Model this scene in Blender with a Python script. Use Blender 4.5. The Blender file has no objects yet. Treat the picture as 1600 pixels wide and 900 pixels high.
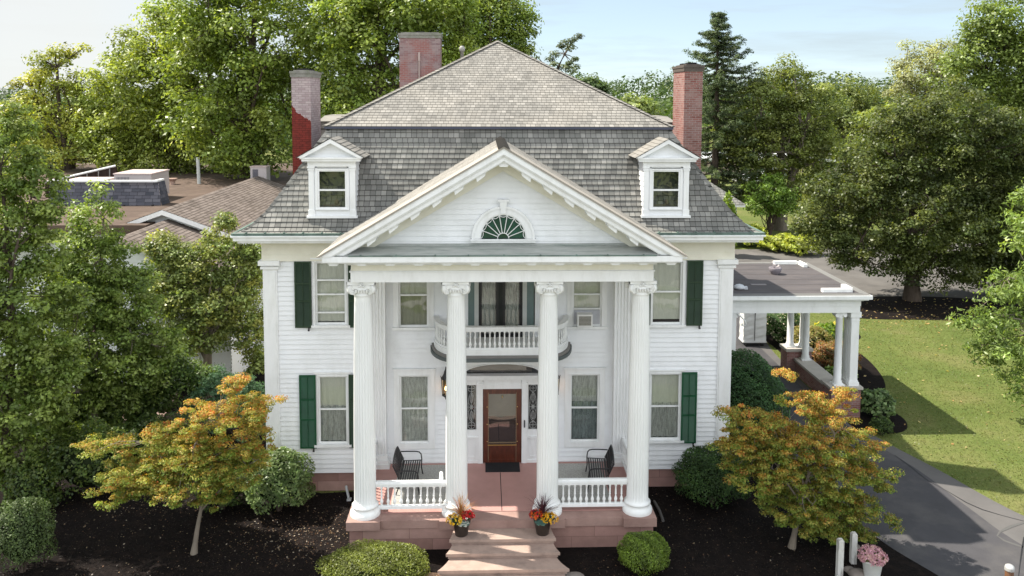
import bpy, math, random
import numpy as np
from mathutils import Vector, Matrix
R = math.radians
random.seed(7)
SC = bpy.context.scene
COL = SC.collection
# ---------------------------------------------------------------- camera
CAM = np.array([-.51, -24.994, 12.183]); YAW, PIT, ROL, PY0, FPX = .0341, .0816, .0038, 257.25, 1300.
def _axes():
    cy, sy, cp, sp = math.cos(YAW), math.sin(YAW), math.cos(PIT), math.sin(PIT)
    w = np.array([sy*cp, cy*cp, -sp]); r = np.array([cy, -sy, 0.]); u = np.cross(r, w)
    r2 = math.cos(ROL)*r+math.sin(ROL)*u
    return r2, np.cross(r2, w), w
AR, AU, AW = _axes()
cd = bpy.data.cameras.new('camera'); cam = bpy.data.objects.new('camera', cd); COL.objects.link(cam)
cd.sensor_width = 36; cd.lens = 36*FPX/1600; cd.shift_y = -(450-PY0)/1600; cd.clip_end = 3000; cd.clip_start = .1
m = Matrix.Identity(4)
for i in range(3):
    m[i][0], m[i][1], m[i][2], m[i][3] = AR[i], AU[i], -AW[i], CAM[i]
cam.matrix_world = m
SC.camera = cam
# ---------------------------------------------------------------- light
SUNV = Vector((-.71, .28, 1.0)).normalized()
elev = math.asin(SUNV.z); azim = math.atan2(SUNV.x, SUNV.y)
sd = bpy.data.lights.new('sun', 'SUN'); sun = bpy.data.objects.new('sun', sd); COL.objects.link(sun)
sd.energy = 4.3; sd.angle = R(.53); sd.color = (1, .93, .82)
sun.rotation_euler = (-SUNV).to_track_quat('-Z', 'Y').to_euler(); sun.location = (-40, 20, 60)
w = bpy.data.worlds.new('World'); SC.world = w; w.use_nodes = True
nt = w.node_tree; bg = nt.nodes['Background']
sky = nt.nodes.new('ShaderNodeTexSky'); sky.sky_type = 'NISHITA'; sky.sun_disc = False
sky.sun_elevation = elev; sky.sun_rotation = azim; sky.air_density = 1.0; sky.dust_density = .1; sky.ozone_density = 1.6; sky.altitude = 2500
tc = nt.nodes.new('ShaderNodeTexCoord'); mp = nt.nodes.new('ShaderNodeMapping'); mp.inputs['Scale'].default_value = (1.6, 1.6, 15)
nz = nt.nodes.new('ShaderNodeTexNoise'); nz.inputs['Scale'].default_value = 2.2; nz.inputs['Detail'].default_value = 8; nz.inputs['Roughness'].default_value = .6
rp = nt.nodes.new('ShaderNodeValToRGB'); rp.color_ramp.elements[0].position = .45; rp.color_ramp.elements[1].position = .72
rp.color_ramp.elements[1].color = (.95, .95, .95, 1); rp.color_ramp.elements[0].color = (.7, .7, .7, 1)
mx = nt.nodes.new('ShaderNodeMixRGB'); mx.inputs[2].default_value = (2.35, 2.75, 2.95, 1)
L = nt.links
L.new(tc.outputs['Generated'], mp.inputs[0]); L.new(mp.outputs[0], nz.inputs[0]); L.new(nz.outputs[0], rp.inputs[0])
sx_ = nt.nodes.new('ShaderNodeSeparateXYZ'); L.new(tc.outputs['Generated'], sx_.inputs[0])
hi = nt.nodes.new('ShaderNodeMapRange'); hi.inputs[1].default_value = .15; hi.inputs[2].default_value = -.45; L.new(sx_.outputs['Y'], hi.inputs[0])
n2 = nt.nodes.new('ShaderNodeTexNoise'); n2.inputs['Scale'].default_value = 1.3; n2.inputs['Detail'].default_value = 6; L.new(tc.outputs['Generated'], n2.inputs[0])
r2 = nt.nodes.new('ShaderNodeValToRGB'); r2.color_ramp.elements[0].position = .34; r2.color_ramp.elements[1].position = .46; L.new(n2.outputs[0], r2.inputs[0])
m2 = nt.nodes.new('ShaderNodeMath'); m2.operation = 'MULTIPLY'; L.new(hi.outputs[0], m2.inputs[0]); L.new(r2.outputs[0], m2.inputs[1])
mc = nt.nodes.new('ShaderNodeMixRGB'); mc.inputs[2].default_value = (6.9, 7.2, 7.6, 1)     # unseen bright cloud bank, added to the sky to light the house front
gl = nt.nodes.new('ShaderNodeMapRange'); gl.inputs[1].default_value = -.02; gl.inputs[2].default_value = -.42; gl.inputs[4].default_value = .9; L.new(sx_.outputs['X'], gl.inputs[0])
mg = nt.nodes.new('ShaderNodeMixRGB'); mg.inputs[2].default_value = (3.45, 3.5, 3.42, 1)     # thin white veil on the sun's side
L.new(gl.outputs[0], mg.inputs[0]); L.new(mx.outputs[0], mg.inputs[1])
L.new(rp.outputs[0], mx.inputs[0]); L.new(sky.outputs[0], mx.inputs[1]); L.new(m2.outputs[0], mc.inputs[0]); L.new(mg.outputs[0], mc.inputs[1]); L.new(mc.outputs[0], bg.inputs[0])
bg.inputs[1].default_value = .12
SC.view_settings.view_transform = 'Standard'; SC.view_settings.look = 'None'; SC.view_settings.gamma = 1
SC.view_settings.use_curve_mapping = False
SC.view_settings.exposure = 1.12
SC.cycles.max_bounces = 8; SC.cycles.transparent_max_bounces = 12; SC.cycles.diffuse_bounces = 4
# ---------------------------------------------------------------- pixel helpers (photo pixels, 1600x900)
def ray(px, py): return (px-800)/FPX*AR-(py-PY0)/FPX*AU+AW
def at(px, py, Y):
    d = ray(px, py); return CAM+d*(Y-CAM[1])/d[1]
def gr(px, py, z=0.):
    d = ray(px, py); return CAM+d*(z-CAM[2])/d[2]
# ---------------------------------------------------------------- materials
MATS = {}
def nodes(name):
    m = bpy.data.materials.new(name); m.use_nodes = True
    return m, m.node_tree, m.node_tree.nodes['Principled BSDF']
def N(t, k, **kw):
    n = t.nodes.new('ShaderNode'+k)
    for a, b in kw.items():
        if a in n.inputs: n.inputs[a].default_value = b
        else: setattr(n, a, b)
    return n
def ramp(t, src, stops):
    r = t.nodes.new('ShaderNodeValToRGB'); e = r.color_ramp.elements
    while len(e) < len(stops): e.new(.5)
    for k, (p, c) in enumerate(stops):
        e[k].position = p; e[k].color = (*c, 1) if len(c) == 3 else c
    t.links.new(src, r.inputs[0]); return r
def mat(name, col, rough=.6, spec=.3, var=.08, scale=3., bump=0., bscale=30., metal=0., stain=None, sscale=.6, samt=.4, stretch=(1, 1, 1)):
    """plain procedural surface: slow tone drift, optional stains with a colour of their own, fine bump"""
    if name in MATS: return MATS[name]
    m, t, b = nodes(name)
    tc = N(t, 'TexCoord'); mp = N(t, 'Mapping'); mp.inputs['Scale'].default_value = stretch
    t.links.new(tc.outputs['Object'], mp.inputs[0])
    n = N(t, 'TexNoise', Scale=scale, Detail=6., Roughness=.6); t.links.new(mp.outputs[0], n.inputs[0])
    c = np.array(col)
    r = ramp(t, n.outputs[0], [(.3, tuple(c*(1-var))), (.7, tuple(np.minimum(c*(1+var), 1)))])
    out = r.outputs[0]
    if stain is not None:
        n2 = N(t, 'TexNoise', Scale=sscale, Detail=8., Roughness=.65); t.links.new(mp.outputs[0], n2.inputs[0])
        r2 = ramp(t, n2.outputs[0], [(.48, (0, 0, 0)), (.68, (samt,)*3)])
        mxn = N(t, 'MixRGB'); mxn.inputs[2].default_value = (*stain, 1)
        t.links.new(r2.outputs[0], mxn.inputs[0]); t.links.new(out, mxn.inputs[1]); out = mxn.outputs[0]
    t.links.new(out, b.inputs['Base Color'])
    b.inputs['Roughness'].default_value = rough; b.inputs['Specular IOR Level'].default_value = spec; b.inputs['Metallic'].default_value = metal
    if bump:
        n3 = N(t, 'TexNoise', Scale=bscale, Detail=5.); t.links.new(mp.outputs[0], n3.inputs[0])
        bp = N(t, 'Bump', Strength=bump, Distance=.02); t.links.new(n3.outputs[0], bp.inputs['Height']); t.links.new(bp.outputs[0], b.inputs['Normal'])
    MATS[name] = m; return m
def brickmat(name, stops, mortar, wide=1., high=1., msize=.03, rough=.85, bump=.3, offset=.5, drift=.15, dscale=.8, squash=1., extra=None, blotch=None):
    """courses from UVs: one random tone per unit, thin joints"""
    m, t, b = nodes(name)
    tc = N(t, 'TexCoord')
    br = N(t, 'TexBrick', offset=offset); br.inputs['Scale'].default_value = 1; br.inputs['Color1'].default_value = (0, 0, 0, 1); br.inputs['Color2'].default_value = (1, 1, 1, 1)
    br.inputs['Mortar'].default_value = (.5, .5, .5, 1); br.inputs['Mortar Size'].default_value = msize; br.inputs['Brick Width'].default_value = wide; br.inputs['Row Height'].default_value = high
    br.inputs['Mortar Smooth'].default_value = .3
    t.links.new(tc.outputs['UV'], br.inputs['Vector'])
    r = ramp(t, br.outputs['Color'], stops)
    n = N(t, 'TexNoise', Scale=dscale, Detail=6., Roughness=.65); t.links.new(tc.outputs['Object'], n.inputs[0])
    r2 = ramp(t, n.outputs[0], [(.3, (1-drift,)*3), (.7, (1+drift,)*3)])
    mu = N(t, 'MixRGB', blend_type='MULTIPLY'); mu.inputs[0].default_value = 1
    t.links.new(r.outputs[0], mu.inputs[1]); t.links.new(r2.outputs[0], mu.inputs[2])
    src = mu.outputs[0]
    if blotch:
        n4 = N(t, 'TexNoise', Scale=blotch[1], Detail=7., Roughness=.6); t.links.new(tc.outputs['Object'], n4.inputs[0])
        r4 = ramp(t, n4.outputs[0], [(.45, (0, 0, 0)), (.6, (blotch[2],)*3)])
        m4 = N(t, 'MixRGB'); m4.inputs[2].default_value = (*blotch[0], 1)
        t.links.new(r4.outputs[0], m4.inputs[0]); t.links.new(src, m4.inputs[1]); src = m4.outputs[0]
    mm = N(t, 'MixRGB'); mm.inputs[2].default_value = (*mortar, 1)
    t.links.new(br.outputs['Fac'], mm.inputs[0]); t.links.new(src, mm.inputs[1])
    fin = mm.outputs[0]
    if extra:      # paint over brick and joint alike; the joints keep a little dirt
        dj = N(t, 'MixRGB', blend_type='MULTIPLY'); dj.inputs[2].default_value = (.55, .5, .5, 1)
        t.links.new(br.outputs['Fac'], dj.inputs[0]); t.links.new(extra(t, tc, fin), dj.inputs[1]); fin = dj.outputs[0]
    t.links.new(fin, b.inputs['Base Color'])
    b.inputs['Roughness'].default_value = rough; b.inputs['Specular IOR Level'].default_value = .2
    n3 = N(t, 'TexNoise', Scale=60., Detail=3.); t.links.new(tc.outputs['Object'], n3.inputs[0])
    ad = N(t, 'Math', operation='MULTIPLY_ADD'); ad.inputs[1].default_value = -1.; t.links.new(br.outputs['Fac'], ad.inputs[0]); t.links.new(n3.outputs[0], ad.inputs[2])
    bp = N(t, 'Bump', Strength=bump, Distance=.012); t.links.new(ad.outputs[0], bp.inputs['Height']); t.links.new(bp.outputs[0], b.inputs['Normal'])
    MATS[name] = m; return m
def glass(name, tint=(.9, .95, .93), base=.06, k=.75):
    m, t, b = nodes(name); t.nodes.remove(b)
    tr = N(t, 'BsdfTransparent'); tr.inputs[0].default_value = (*tint, 1)
    gl = N(t, 'BsdfGlossy'); gl.inputs['Roughness'].default_value = .015; gl.inputs[0].default_value = (.95, .97, .97, 1)
    nz = N(t, 'TexNoise', Scale=1.6, Detail=1.); tc = N(t, 'TexCoord'); t.links.new(tc.outputs['Object'], nz.inputs[0])
    bp = N(t, 'Bump', Strength=.12, Distance=.05); t.links.new(nz.outputs[0], bp.inputs['Height']); t.links.new(bp.outputs[0], gl.inputs['Normal'])
    fr = N(t, 'LayerWeight'); fr.inputs[0].default_value = .25
    ma = N(t, 'Math', operation='MULTIPLY_ADD'); ma.inputs[1].default_value = k; ma.inputs[2].default_value = base
    t.links.new(fr.outputs['Fresnel'], ma.inputs[0])
    mx = N(t, 'MixShader'); t.links.new(ma.outputs[0], mx.inputs[0]); t.links.new(tr.outputs[0], mx.inputs[1]); t.links.new(gl.outputs[0], mx.inputs[2])
    t.links.new(mx.outputs[0], t.nodes['Material Output'].inputs[0]); MATS[name] = m; return m
def leafmat(name, trans=.42, rough=.42, spec=.4, tint=(1.35, 1.3, .45)):
    m, t, b = nodes(name)
    a = N(t, 'Attribute', attribute_name='leafcol')
    t.links.new(a.outputs['Color'], b.inputs['Base Color']); b.inputs['Roughness'].default_value = rough; b.inputs['Specular IOR Level'].default_value = spec
    tl = N(t, 'BsdfTranslucent'); mu = N(t, 'MixRGB', blend_type='MULTIPLY'); mu.inputs[0].default_value = 1; mu.inputs[2].default_value = (*tint, 1)
    t.links.new(a.outputs['Color'], mu.inputs[1]); t.links.new(mu.outputs[0], tl.inputs[0])
    mx = N(t, 'MixShader'); mx.inputs[0].default_value = trans
    t.links.new(b.outputs[0], mx.inputs[1]); t.links.new(tl.outputs[0], mx.inputs[2]); t.links.new(mx.outputs[0], t.nodes['Material Output'].inputs[0])
    MATS[name] = m; return m

WHITE = mat('white paint', (.79, .80, .80), .5, .35, .04, 1.2, .05, 40, stain=(.52, .52, .48), sscale=1.6, samt=.28, stretch=(2.2, 2.2, .6))
SIDE = mat('white clapboard paint', (.79, .805, .82), .55, .3, .04, .9, .06, 25, stain=(.54, .55, .53), sscale=1.1, samt=.3, stretch=(1.2, 1.2, .9))
COLW = mat('white column paint', (.80, .81, .80), .45, .4, .03, 1.5, stain=(.62, .62, .6), sscale=2., samt=.25, stretch=(1.5, 1.5, .3))
CREAM = mat('cream soffit paint', (.76, .74, .64), .6, .25, .05, 2., stain=(.6, .56, .42), sscale=1.5, samt=.4)
GREEN = mat('dark green shutter paint', (.018, .042, .02), .45, .4, .15, 3)
GREEN2 = mat('emerald shutter paint', (.01, .072, .032), .4, .45, .15, 3)
COPPER = mat('verdigris copper', (.12, .18, .155), .5, .4, .25, 4, .2, 20, stain=(.05, .07, .06), sscale=3, samt=.7)
LEAD = mat('weathered metal flashing', (.37, .385, .365), .55, .4, .15, 2.5, .1, 10, stain=(.17, .215, .19), sscale=2., samt=.7, stretch=(.6, 3, 3))
STONE = mat('red sandstone', (.32, .21, .18), .85, .15, .14, 2.2, .25, 30, stain=(.22, .13, .11), sscale=1.3, samt=.6)
STEPST = mat('worn sandstone treads', (.36, .265, .22), .8, .2, .1, 3, .2, 25, stain=(.22, .165, .14), sscale=2.2, samt=.75)
FLOORP = mat('dusty red porch paint', (.41, .23, .205), .6, .3, .1, 1.6, .08, 20, stain=(.44, .25, .22), sscale=1., samt=.55)
FLOORG = mat('speckled grey porch floor', (.36, .355, .33), .7, .25, .3, 22, .1, 40, stain=(.22, .21, .2), sscale=1.8, samt=.4)
BLACK = mat('black iron', (.012, .012, .014), .4, .5, .1, 5)
DARK = mat('dark interior', (.02, .02, .022), .9, .1)
WOOD = mat('varnished mahogany door', (.085, .02, .010), .3, .6, .45, 5, .05, 30, stain=(.05, .012, .006), sscale=2.2, samt=.8, stretch=(3, 3, .7))
GREYP = mat('grey edge paint', (.10, .115, .115), .6, .3)
GREYW = mat('grey surround paint', (.5, .52, .51), .6, .3)  # one even mid grey for the balcony door surround
MAT_RUB = mat('black rubber mat', (.018, .018, .02), .8, .3, .2, 30, .4, 60)
MULCH = mat('dark shredded mulch', (.008, .006, .0055), .95, .1, .55, 14, .9, 18, stain=(.022, .015, .012), sscale=3, samt=.6)
ASPH = mat('dark asphalt', (.058, .056, .06), .85, .25, .12, 1.2, .15, 80, stain=(.10, .094, .09), sscale=.7, samt=.6)
ASPL = mat('old pale asphalt', (.13, .122, .115), .9, .2, .16, .5, .15, 60, stain=(.085, .08, .078), sscale=.35, samt=.8)
FLATR = mat('membrane roof', (.082, .074, .076), .8, .25, .12, .8, .1, 20, stain=(.12, .105, .10), sscale=.9, samt=.6, stretch=(1, 1.8, 1))
BROWNR = mat('brown rolled roofing', (.098, .07, .055), .9, .2, .15, 1.2, .2, 20, stain=(.16, .12, .095), sscale=.6, samt=.6)
BARK = mat('grey brown bark', (.075, .058, .045), .9, .15, .35, 6, .6, 14, stretch=(1, 1, .3))
BARKL = mat('pale smooth bark', (.20, .17, .135), .85, .2, .25, 6, .3, 14, stretch=(1, 1, .3))
TAN = mat('unit sheet metal', (.48, .43, .42), .5, .4, .06, 1.5)
POTB = mat('dark brown glazed pot', (.03, .022, .018), .35, .5, .2, 4)
POTW = mat('white plastic pot', (.72, .72, .70), .45, .4)
VINYL = mat('white canvas cover', (.66, .67, .67), .6, .3, .05, 2)
WEATH = mat('flaking white post paint', (.62, .61, .58), .8, .2, .1, 3, .3, 20, stain=(.10, .085, .07), sscale=3., samt=.9, stretch=(3, 3, .7))
REDROOF = None
SH_STOPS = [(0., (.135, .133, .124)), (.25, (.205, .202, .188)), (.5, (.245, .24, .222)), (.72, (.17, .167, .156)), (1., (.31, .302, .278))]
def cst(stops):
    return stops
SHING = brickmat('grey asphalt shingles', SH_STOPS, (.05, .05, .047), 1., 1., .05, bump=.6, drift=.2, dscale=.8, blotch=((.15, .155, .14), 1.1, .4))
SHINGU = brickmat('sun-faded shingles', [(0., (.16, .153, .14)), (.3, (.215, .206, .189)), (.6, (.25, .238, .217)), (.8, (.19, .183, .167)), (1., (.30, .286, .262))], (.10, .092, .082), 1., 1., .045, bump=.5, drift=.16, dscale=.7, blotch=((.34, .315, .275), .9, .3))
SHINGB = brickmat('brown old shingles', [(0., (.115, .092, .078)), (.5, (.165, .135, .118)), (1., (.2, .165, .145))], (.08, .066, .058), 1., 1., .04, bump=.5, drift=.18, dscale=.6)
SHINGD = brickmat('slate grey screen shingles', [(0., (.06, .065, .08)), (.5, (.10, .10, .12)), (1., (.145, .145, .165))], (.05, .05, .06), 1., 1., .04, bump=.4)
BSTOPS = [(0., (.17, .065, .055)), (.4, (.24, .10, .085)), (.75, (.21, .105, .09)), (1., (.29, .155, .135))]
BRICK = brickmat('old red brick', BSTOPS, (.30, .25, .23), .215, .075, .008, bump=.5, drift=.2, dscale=1.2, blotch=((.30, .20, .185), 1.6, .5))
STONEB = brickmat('sandstone ashlar', [(0., (.27, .16, .135)), (.5, (.34, .20, .175)), (1., (.38, .245, .21))], (.17, .10, .085), 1.25, .31, .006, bump=.35, drift=.15, dscale=2.)
def paintred(t, tc, src):
    # red repaint on the lower part of the street side, ending in an arc; flaking at its edge
    sp = N(t, 'SeparateXYZ'); t.links.new(tc.outputs['Object'], sp.inputs[0])
    gm = N(t, 'NewGeometry')
    sn = N(t, 'SeparateXYZ'); t.links.new(gm.outputs['Normal'], sn.inputs[0])
    fr = N(t, 'Math', operation='LESS_THAN'); fr.inputs[1].default_value = -.5; t.links.new(sn.outputs['Y'], fr.inputs[0])
    # arc: z < 11.1 + 1.2*(1-sqrt..)  approximated by a parabola of x
    xx = N(t, 'Math', operation='ADD'); xx.inputs[1].default_value = 6.88; t.links.new(sp.outputs['X'], xx.inputs[0])
    pw = N(t, 'Math', operation='POWER'); pw.inputs[1].default_value = .7; t.links.new(xx.outputs[0], pw.inputs[0])
    ml = N(t, 'Math', operation='MULTIPLY_ADD'); ml.inputs[1].default_value = -.75; ml.inputs[2].default_value = 12.02; t.links.new(pw.outputs[0], ml.inputs[0])
    n = N(t, 'TexNoise', Scale=7.); t.links.new(tc.outputs['Object'], n.inputs[0])
    jm = N(t, 'Math', operation='MULTIPLY_ADD'); jm.inputs[1].default_value = .3; t.links.new(n.outputs[0], jm.inputs[0]); t.links.new(sp.outputs['Z'], jm.inputs[2])
    lt = N(t, 'Math', operation='LESS_THAN'); t.links.new(jm.outputs[0], lt.inputs[0]); t.links.new(ml.outputs[0], lt.inputs[1])
    mu = N(t, 'Math', operation='MULTIPLY'); t.links.new(fr.outputs[0], mu.inputs[0]); t.links.new(lt.outputs[0], mu.inputs[1])
    mx = N(t, 'MixRGB'); t.links.new(mu.outputs[0], mx.inputs[0]); t.links.new(src, mx.inputs[1])
    rr = ramp(t, n.outputs[0], [(.3, (.22, .036, .028)), (.7, (.12, .026, .021))]); t.links.new(rr.outputs[0], mx.inputs[2])
    return mx.outputs[0]
BRICKL = brickmat('whitewashed brick with red repaint', [(0., (.33, .25, .26)), (.5, (.40, .32, .33)), (1., (.45, .37, .37))], (.46, .42, .41), .215, .075, .008, bump=.5, drift=.12, dscale=1.5, extra=paintred)
BRICKP = brickmat('pale purple brick', [(0., (.20, .125, .13)), (.5, (.25, .175, .178)), (1., (.29, .215, .212))], (.28, .23, .225), .215, .075, .008, bump=.5, drift=.15, dscale=1.5, blotch=((.27, .09, .075), 1.2, .7))
PANE = glass('window glass'); PANED = glass('storm glass', (.8, .83, .82), .10, .9)
LEAF = leafmat('leaf'); LEAFD = leafmat('evergreen leaf', .32, .5, .3, (1.1, 1.25, .5)); LEAFO = leafmat('turning maple leaf', .42, .5, .3, (1.4, 1.15, .45))
PETAL = leafmat('petal', .3, .6, .2, (1.2, 1.1, .9))
def curtainmat(name, col, lace=.5):
    m, t, b = nodes(name); tc = N(t, 'TexCoord'); mp = N(t, 'Mapping'); mp.inputs['Scale'].default_value = (14, 14, 2.2); t.links.new(tc.outputs['Object'], mp.inputs[0])
    n = N(t, 'TexNoise', Scale=2., Detail=6., Roughness=.7); t.links.new(mp.outputs[0], n.inputs[0])
    v = N(t, 'TexVoronoi', Scale=24.); t.links.new(tc.outputs['Object'], v.inputs[0])
    r = ramp(t, n.outputs[0], [(.3, tuple(np.array(col)*(1-lace))), (.68, col)])
    r2 = ramp(t, v.outputs['Distance'], [(.0, (.55,)*3), (.45, (1, 1, 1))]); mu = N(t, 'MixRGB', blend_type='MULTIPLY'); mu.inputs[0].default_value = lace
    t.links.new(r.outputs[0], mu.inputs[1]); t.links.new(r2.outputs[0], mu.inputs[2]); t.links.new(mu.outputs[0], b.inputs['Base Color']); b.inputs['Roughness'].default_value = .9
    MATS[name] = m; return m
LACE = curtainmat('lace curtain', (.60, .58, .54), .6); LACED = curtainmat('dim lace curtain', (.30, .33, .33), .7); BLIND = curtainmat('beige blind', (.62, .59, .52), .14); BLINDY = curtainmat('olive drape', (.34, .33, .24), .3)
# ground grass
def grassmat():
    m, t, b = nodes('lawn grass'); tc = N(t, 'TexCoord')
    n = N(t, 'TexNoise', Scale=.22, Detail=8., Roughness=.7); t.links.new(tc.outputs['Object'], n.inputs[0])
    n2 = N(t, 'TexNoise', Scale=9., Detail=6., Roughness=.8); t.links.new(tc.outputs['Object'], n2.inputs[0])
    r = ramp(t, n.outputs[0], [(.34, (.086, .122, .03)), (.5, (.124, .152, .042)), (.68, (.18, .172, .068))])
    r2 = ramp(t, n2.outputs[0], [(.3, (.7,)*3), (.7, (1.25,)*3)]); mu = N(t, 'MixRGB', blend_type='MULTIPLY'); mu.inputs[0].default_value = 1
    t.links.new(r.outputs[0], mu.inputs[1]); t.links.new(r2.outputs[0], mu.inputs[2]); t.links.new(mu.outputs[0], b.inputs['Base Color']); b.inputs['Roughness'].default_value = .9; b.inputs['Specular IOR Level'].default_value = .1
    bp = N(t, 'Bump', Strength=.9, Distance=.06); n3 = N(t, 'TexNoise', Scale=26., Detail=4.); t.links.new(tc.outputs['Object'], n3.inputs[0]); t.links.new(n3.outputs[0], bp.inputs['Height']); t.links.new(bp.outputs[0], b.inputs['Normal'])
    return m
LAWN = grassmat()
# ---------------------------------------------------------------- mesh helpers
def woff(p):
    v = Vector((0, 0, 0))
    while p is not None: v += p.location; p = p.parent
    return v
class MB:
    def __init__(s): s.v = []; s.f = []; s.uv = []; s.sm = []
    def face(s, pts, uv=None, smooth=False):
        b = len(s.v); s.v += [tuple(p) for p in pts]; s.f.append(tuple(range(b, b+len(pts)))); s.uv.append(uv); s.sm.append(smooth)
    def grid(s, rows, smooth=True, closed=False, uvs=None):
        b = len(s.v); n = len(rows[0])
        for r in rows: s.v += [tuple(p) for p in r]
        for i in range(len(rows)-1):
            for j in range(n if closed else n-1):
                k = (j+1) % n
                s.f.append((b+i*n+j, b+i*n+k, b+(i+1)*n+k, b+(i+1)*n+j)); s.uv.append(None); s.sm.append(smooth)
    def box(s, x0, x1, y0, y1, z0, z1, uv=False):
        if x0 > x1: x0, x1 = x1, x0
        if y0 > y1: y0, y1 = y1, y0
        P = [(x0, y0, z0), (x1, y0, z0), (x1, y1, z0), (x0, y1, z0), (x0, y0, z1), (x1, y0, z1), (x1, y1, z1), (x0, y1, z1)]
        for q, ax in (((0, 1, 5, 4), 0), ((1, 2, 6, 5), 1), ((2, 3, 7, 6), 0), ((3, 0, 4, 7), 1), ((4, 5, 6, 7), 2), ((3, 2, 1, 0), 2)):
            pts = [P[i] for i in q]
            u = [(p[0], p[2]) for p in pts] if ax == 0 else [(p[1]+.1, p[2]) for p in pts] if ax == 1 else [(p[0], p[1]) for p in pts]
            s.face(pts, u)
        return s
    def obox(s, c, hx, hy, hz, rot=0, tilt=None):
        M = Matrix.Rotation(rot, 3, 'Z')
        if tilt is not None: M = M @ Matrix.Rotation(tilt[1], 3, tilt[0])
        b = len(s.v)
        s.box(-hx, hx, -hy, hy, -hz, hz)
        for i in range(b, len(s.v)):
            q = M @ Vector(s.v[i]); s.v[i] = (q.x+c[0], q.y+c[1], q.z+c[2])
        return s
    def prism(s, poly, a0, a1, axis='y'):
        """poly of 2D points (ccw seen from -axis) extruded along an axis"""
        def P(p, a):
            return (p[0], a, p[1]) if axis == 'y' else (a, p[0], p[1]) if axis == 'x' else (p[0], p[1], a)
        uvp = [(p[0], p[1]) for p in poly]
        s.face([P(p, a0) for p in poly], uvp); s.face([P(p, a1) for p in reversed(poly)], uvp[::-1])
        n = len(poly)
        for i in range(n):
            p, q = poly[i], poly[(i+1) % n]
            s.face([P(p, a1), P(q, a1), P(q, a0), P(p, a0)], [(a1, 0), (a1, 1), (a0, 1), (a0, 0)])
        return s
    def lathe(s, prof, c=(0, 0, 0), n=24, flutes=None, smooth=True, cap=True):
        rows = []
        for r, z in prof:
            row = []
            for k in range(n):
                a = 2*math.pi*k/n; rr = r
                if flutes and flutes[0] < z < flutes[1]: rr = r*(1-flutes[2]*(1 if k % 4 in (1, 2, 3) else 0)*(1. if k % 4 == 2 else .7))
                row.append((c[0]+rr*math.cos(a), c[1]+rr*math.sin(a), c[2]+z))
            rows.append(row)
        s.grid(rows, smooth, True)
        if cap: s.face(rows[-1]); s.face(rows[0][::-1])
        return s
    def tube(s, pts, rad, n=7, smooth=True):
        rows = []; pts = [Vector(p) for p in pts]
        if not hasattr(rad, '__len__'): rad = [rad]*len(pts)
        for i, p in enumerate(pts):
            d = (pts[min(i+1, len(pts)-1)]-pts[max(i-1, 0)]).normalized()
            a = d.cross(Vector((0, 0, 1)) if abs(d.z) < .9 else Vector((1, 0, 0))).normalized(); b = d.cross(a)
            rows.append([p+(a*math.cos(t)+b*math.sin(t))*rad[i] for t in [2*math.pi*k/n for k in range(n)]])
        s.grid(rows, smooth, True); s.face(rows[0]); s.face(rows[-1][::-1]); return s
    def build(s, name, mt, parent=None, origin=None, smooth=None, loc=None):
        me = bpy.data.meshes.new(name)
        off = woff(parent) if parent is not None else Vector(origin or (0, 0, 0))
        me.from_pydata([tuple(Vector(p)-off) for p in s.v] if off.length else s.v, [], s.f)
        uvl = me.uv_layers.new(name='UVMap')
        dat = np.zeros(len(me.loops)*2, np.float32); li = 0
        for f, u in zip(s.f, s.uv):
            if u is not None: dat[2*li:2*(li+len(f))] = np.array(u, np.float32).ravel()
            li += len(f)
        uvl.data.foreach_set('uv', dat)
        me.polygons.foreach_set('use_smooth', [bool(x) for x in s.sm] if smooth is None else [smooth]*len(s.f))
        me.materials.append(mt); me.update()
        o = bpy.data.objects.new(name, me); COL.objects.link(o)
        if parent is not None: o.parent = parent
        elif origin: o.location = origin
        return o
def tag(o, label=None, cat=None, group=None, kind=None):
    if label: o['label'] = label
    if cat: o['category'] = cat
    if group: o['group'] = group
    if kind: o['kind'] = kind
    return o
def thing(name, label, cat, loc=(0, 0, 0), group=None):
    o = bpy.data.objects.new(name, None); COL.objects.link(o); o.location = loc; o.empty_display_size = .3
    return tag(o, label, cat, group)
def copy_tree(o, parent=None):
    c = o.copy(); COL.objects.link(c)
    if parent is not None: c.parent = parent
    for ch in [x for x in bpy.data.objects if x.parent == o]: copy_tree(ch, c)
    return c
def lapped(mb, Lp, Rp, nrm, thk=.012, tab=.165, udir=None, u0=0.):
    """courses of shingles between matching left and right edge points, bottom to top, each lower edge standing proud"""
    nrm = Vector(nrm).normalized()
    o0 = Vector(Lp[0]); ud = (Vector(Rp[0])-o0).normalized() if udir is None else Vector(udir)
    for i in range(len(Lp)-1):
        a, b, c, d = Vector(Lp[i]), Vector(Rp[i]), Vector(Rp[i+1]), Vector(Lp[i+1])
        a2, b2 = a+nrm*thk, b+nrm*thk
        j = u0+random.uniform(0, .9)
        U = lambda p: (p-o0).dot(ud)/tab+j
        mb.face([a2, b2, c, d], [(U(a), i+.02), (U(b), i+.02), (U(c), i+.98), (U(d), i+.98)])
        mb.face([a-nrm*.004, b-nrm*.004, b2, a2], [(U(a), i+.05), (U(b), i+.05), (U(b), i+.1), (U(a), i+.1)])
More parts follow.
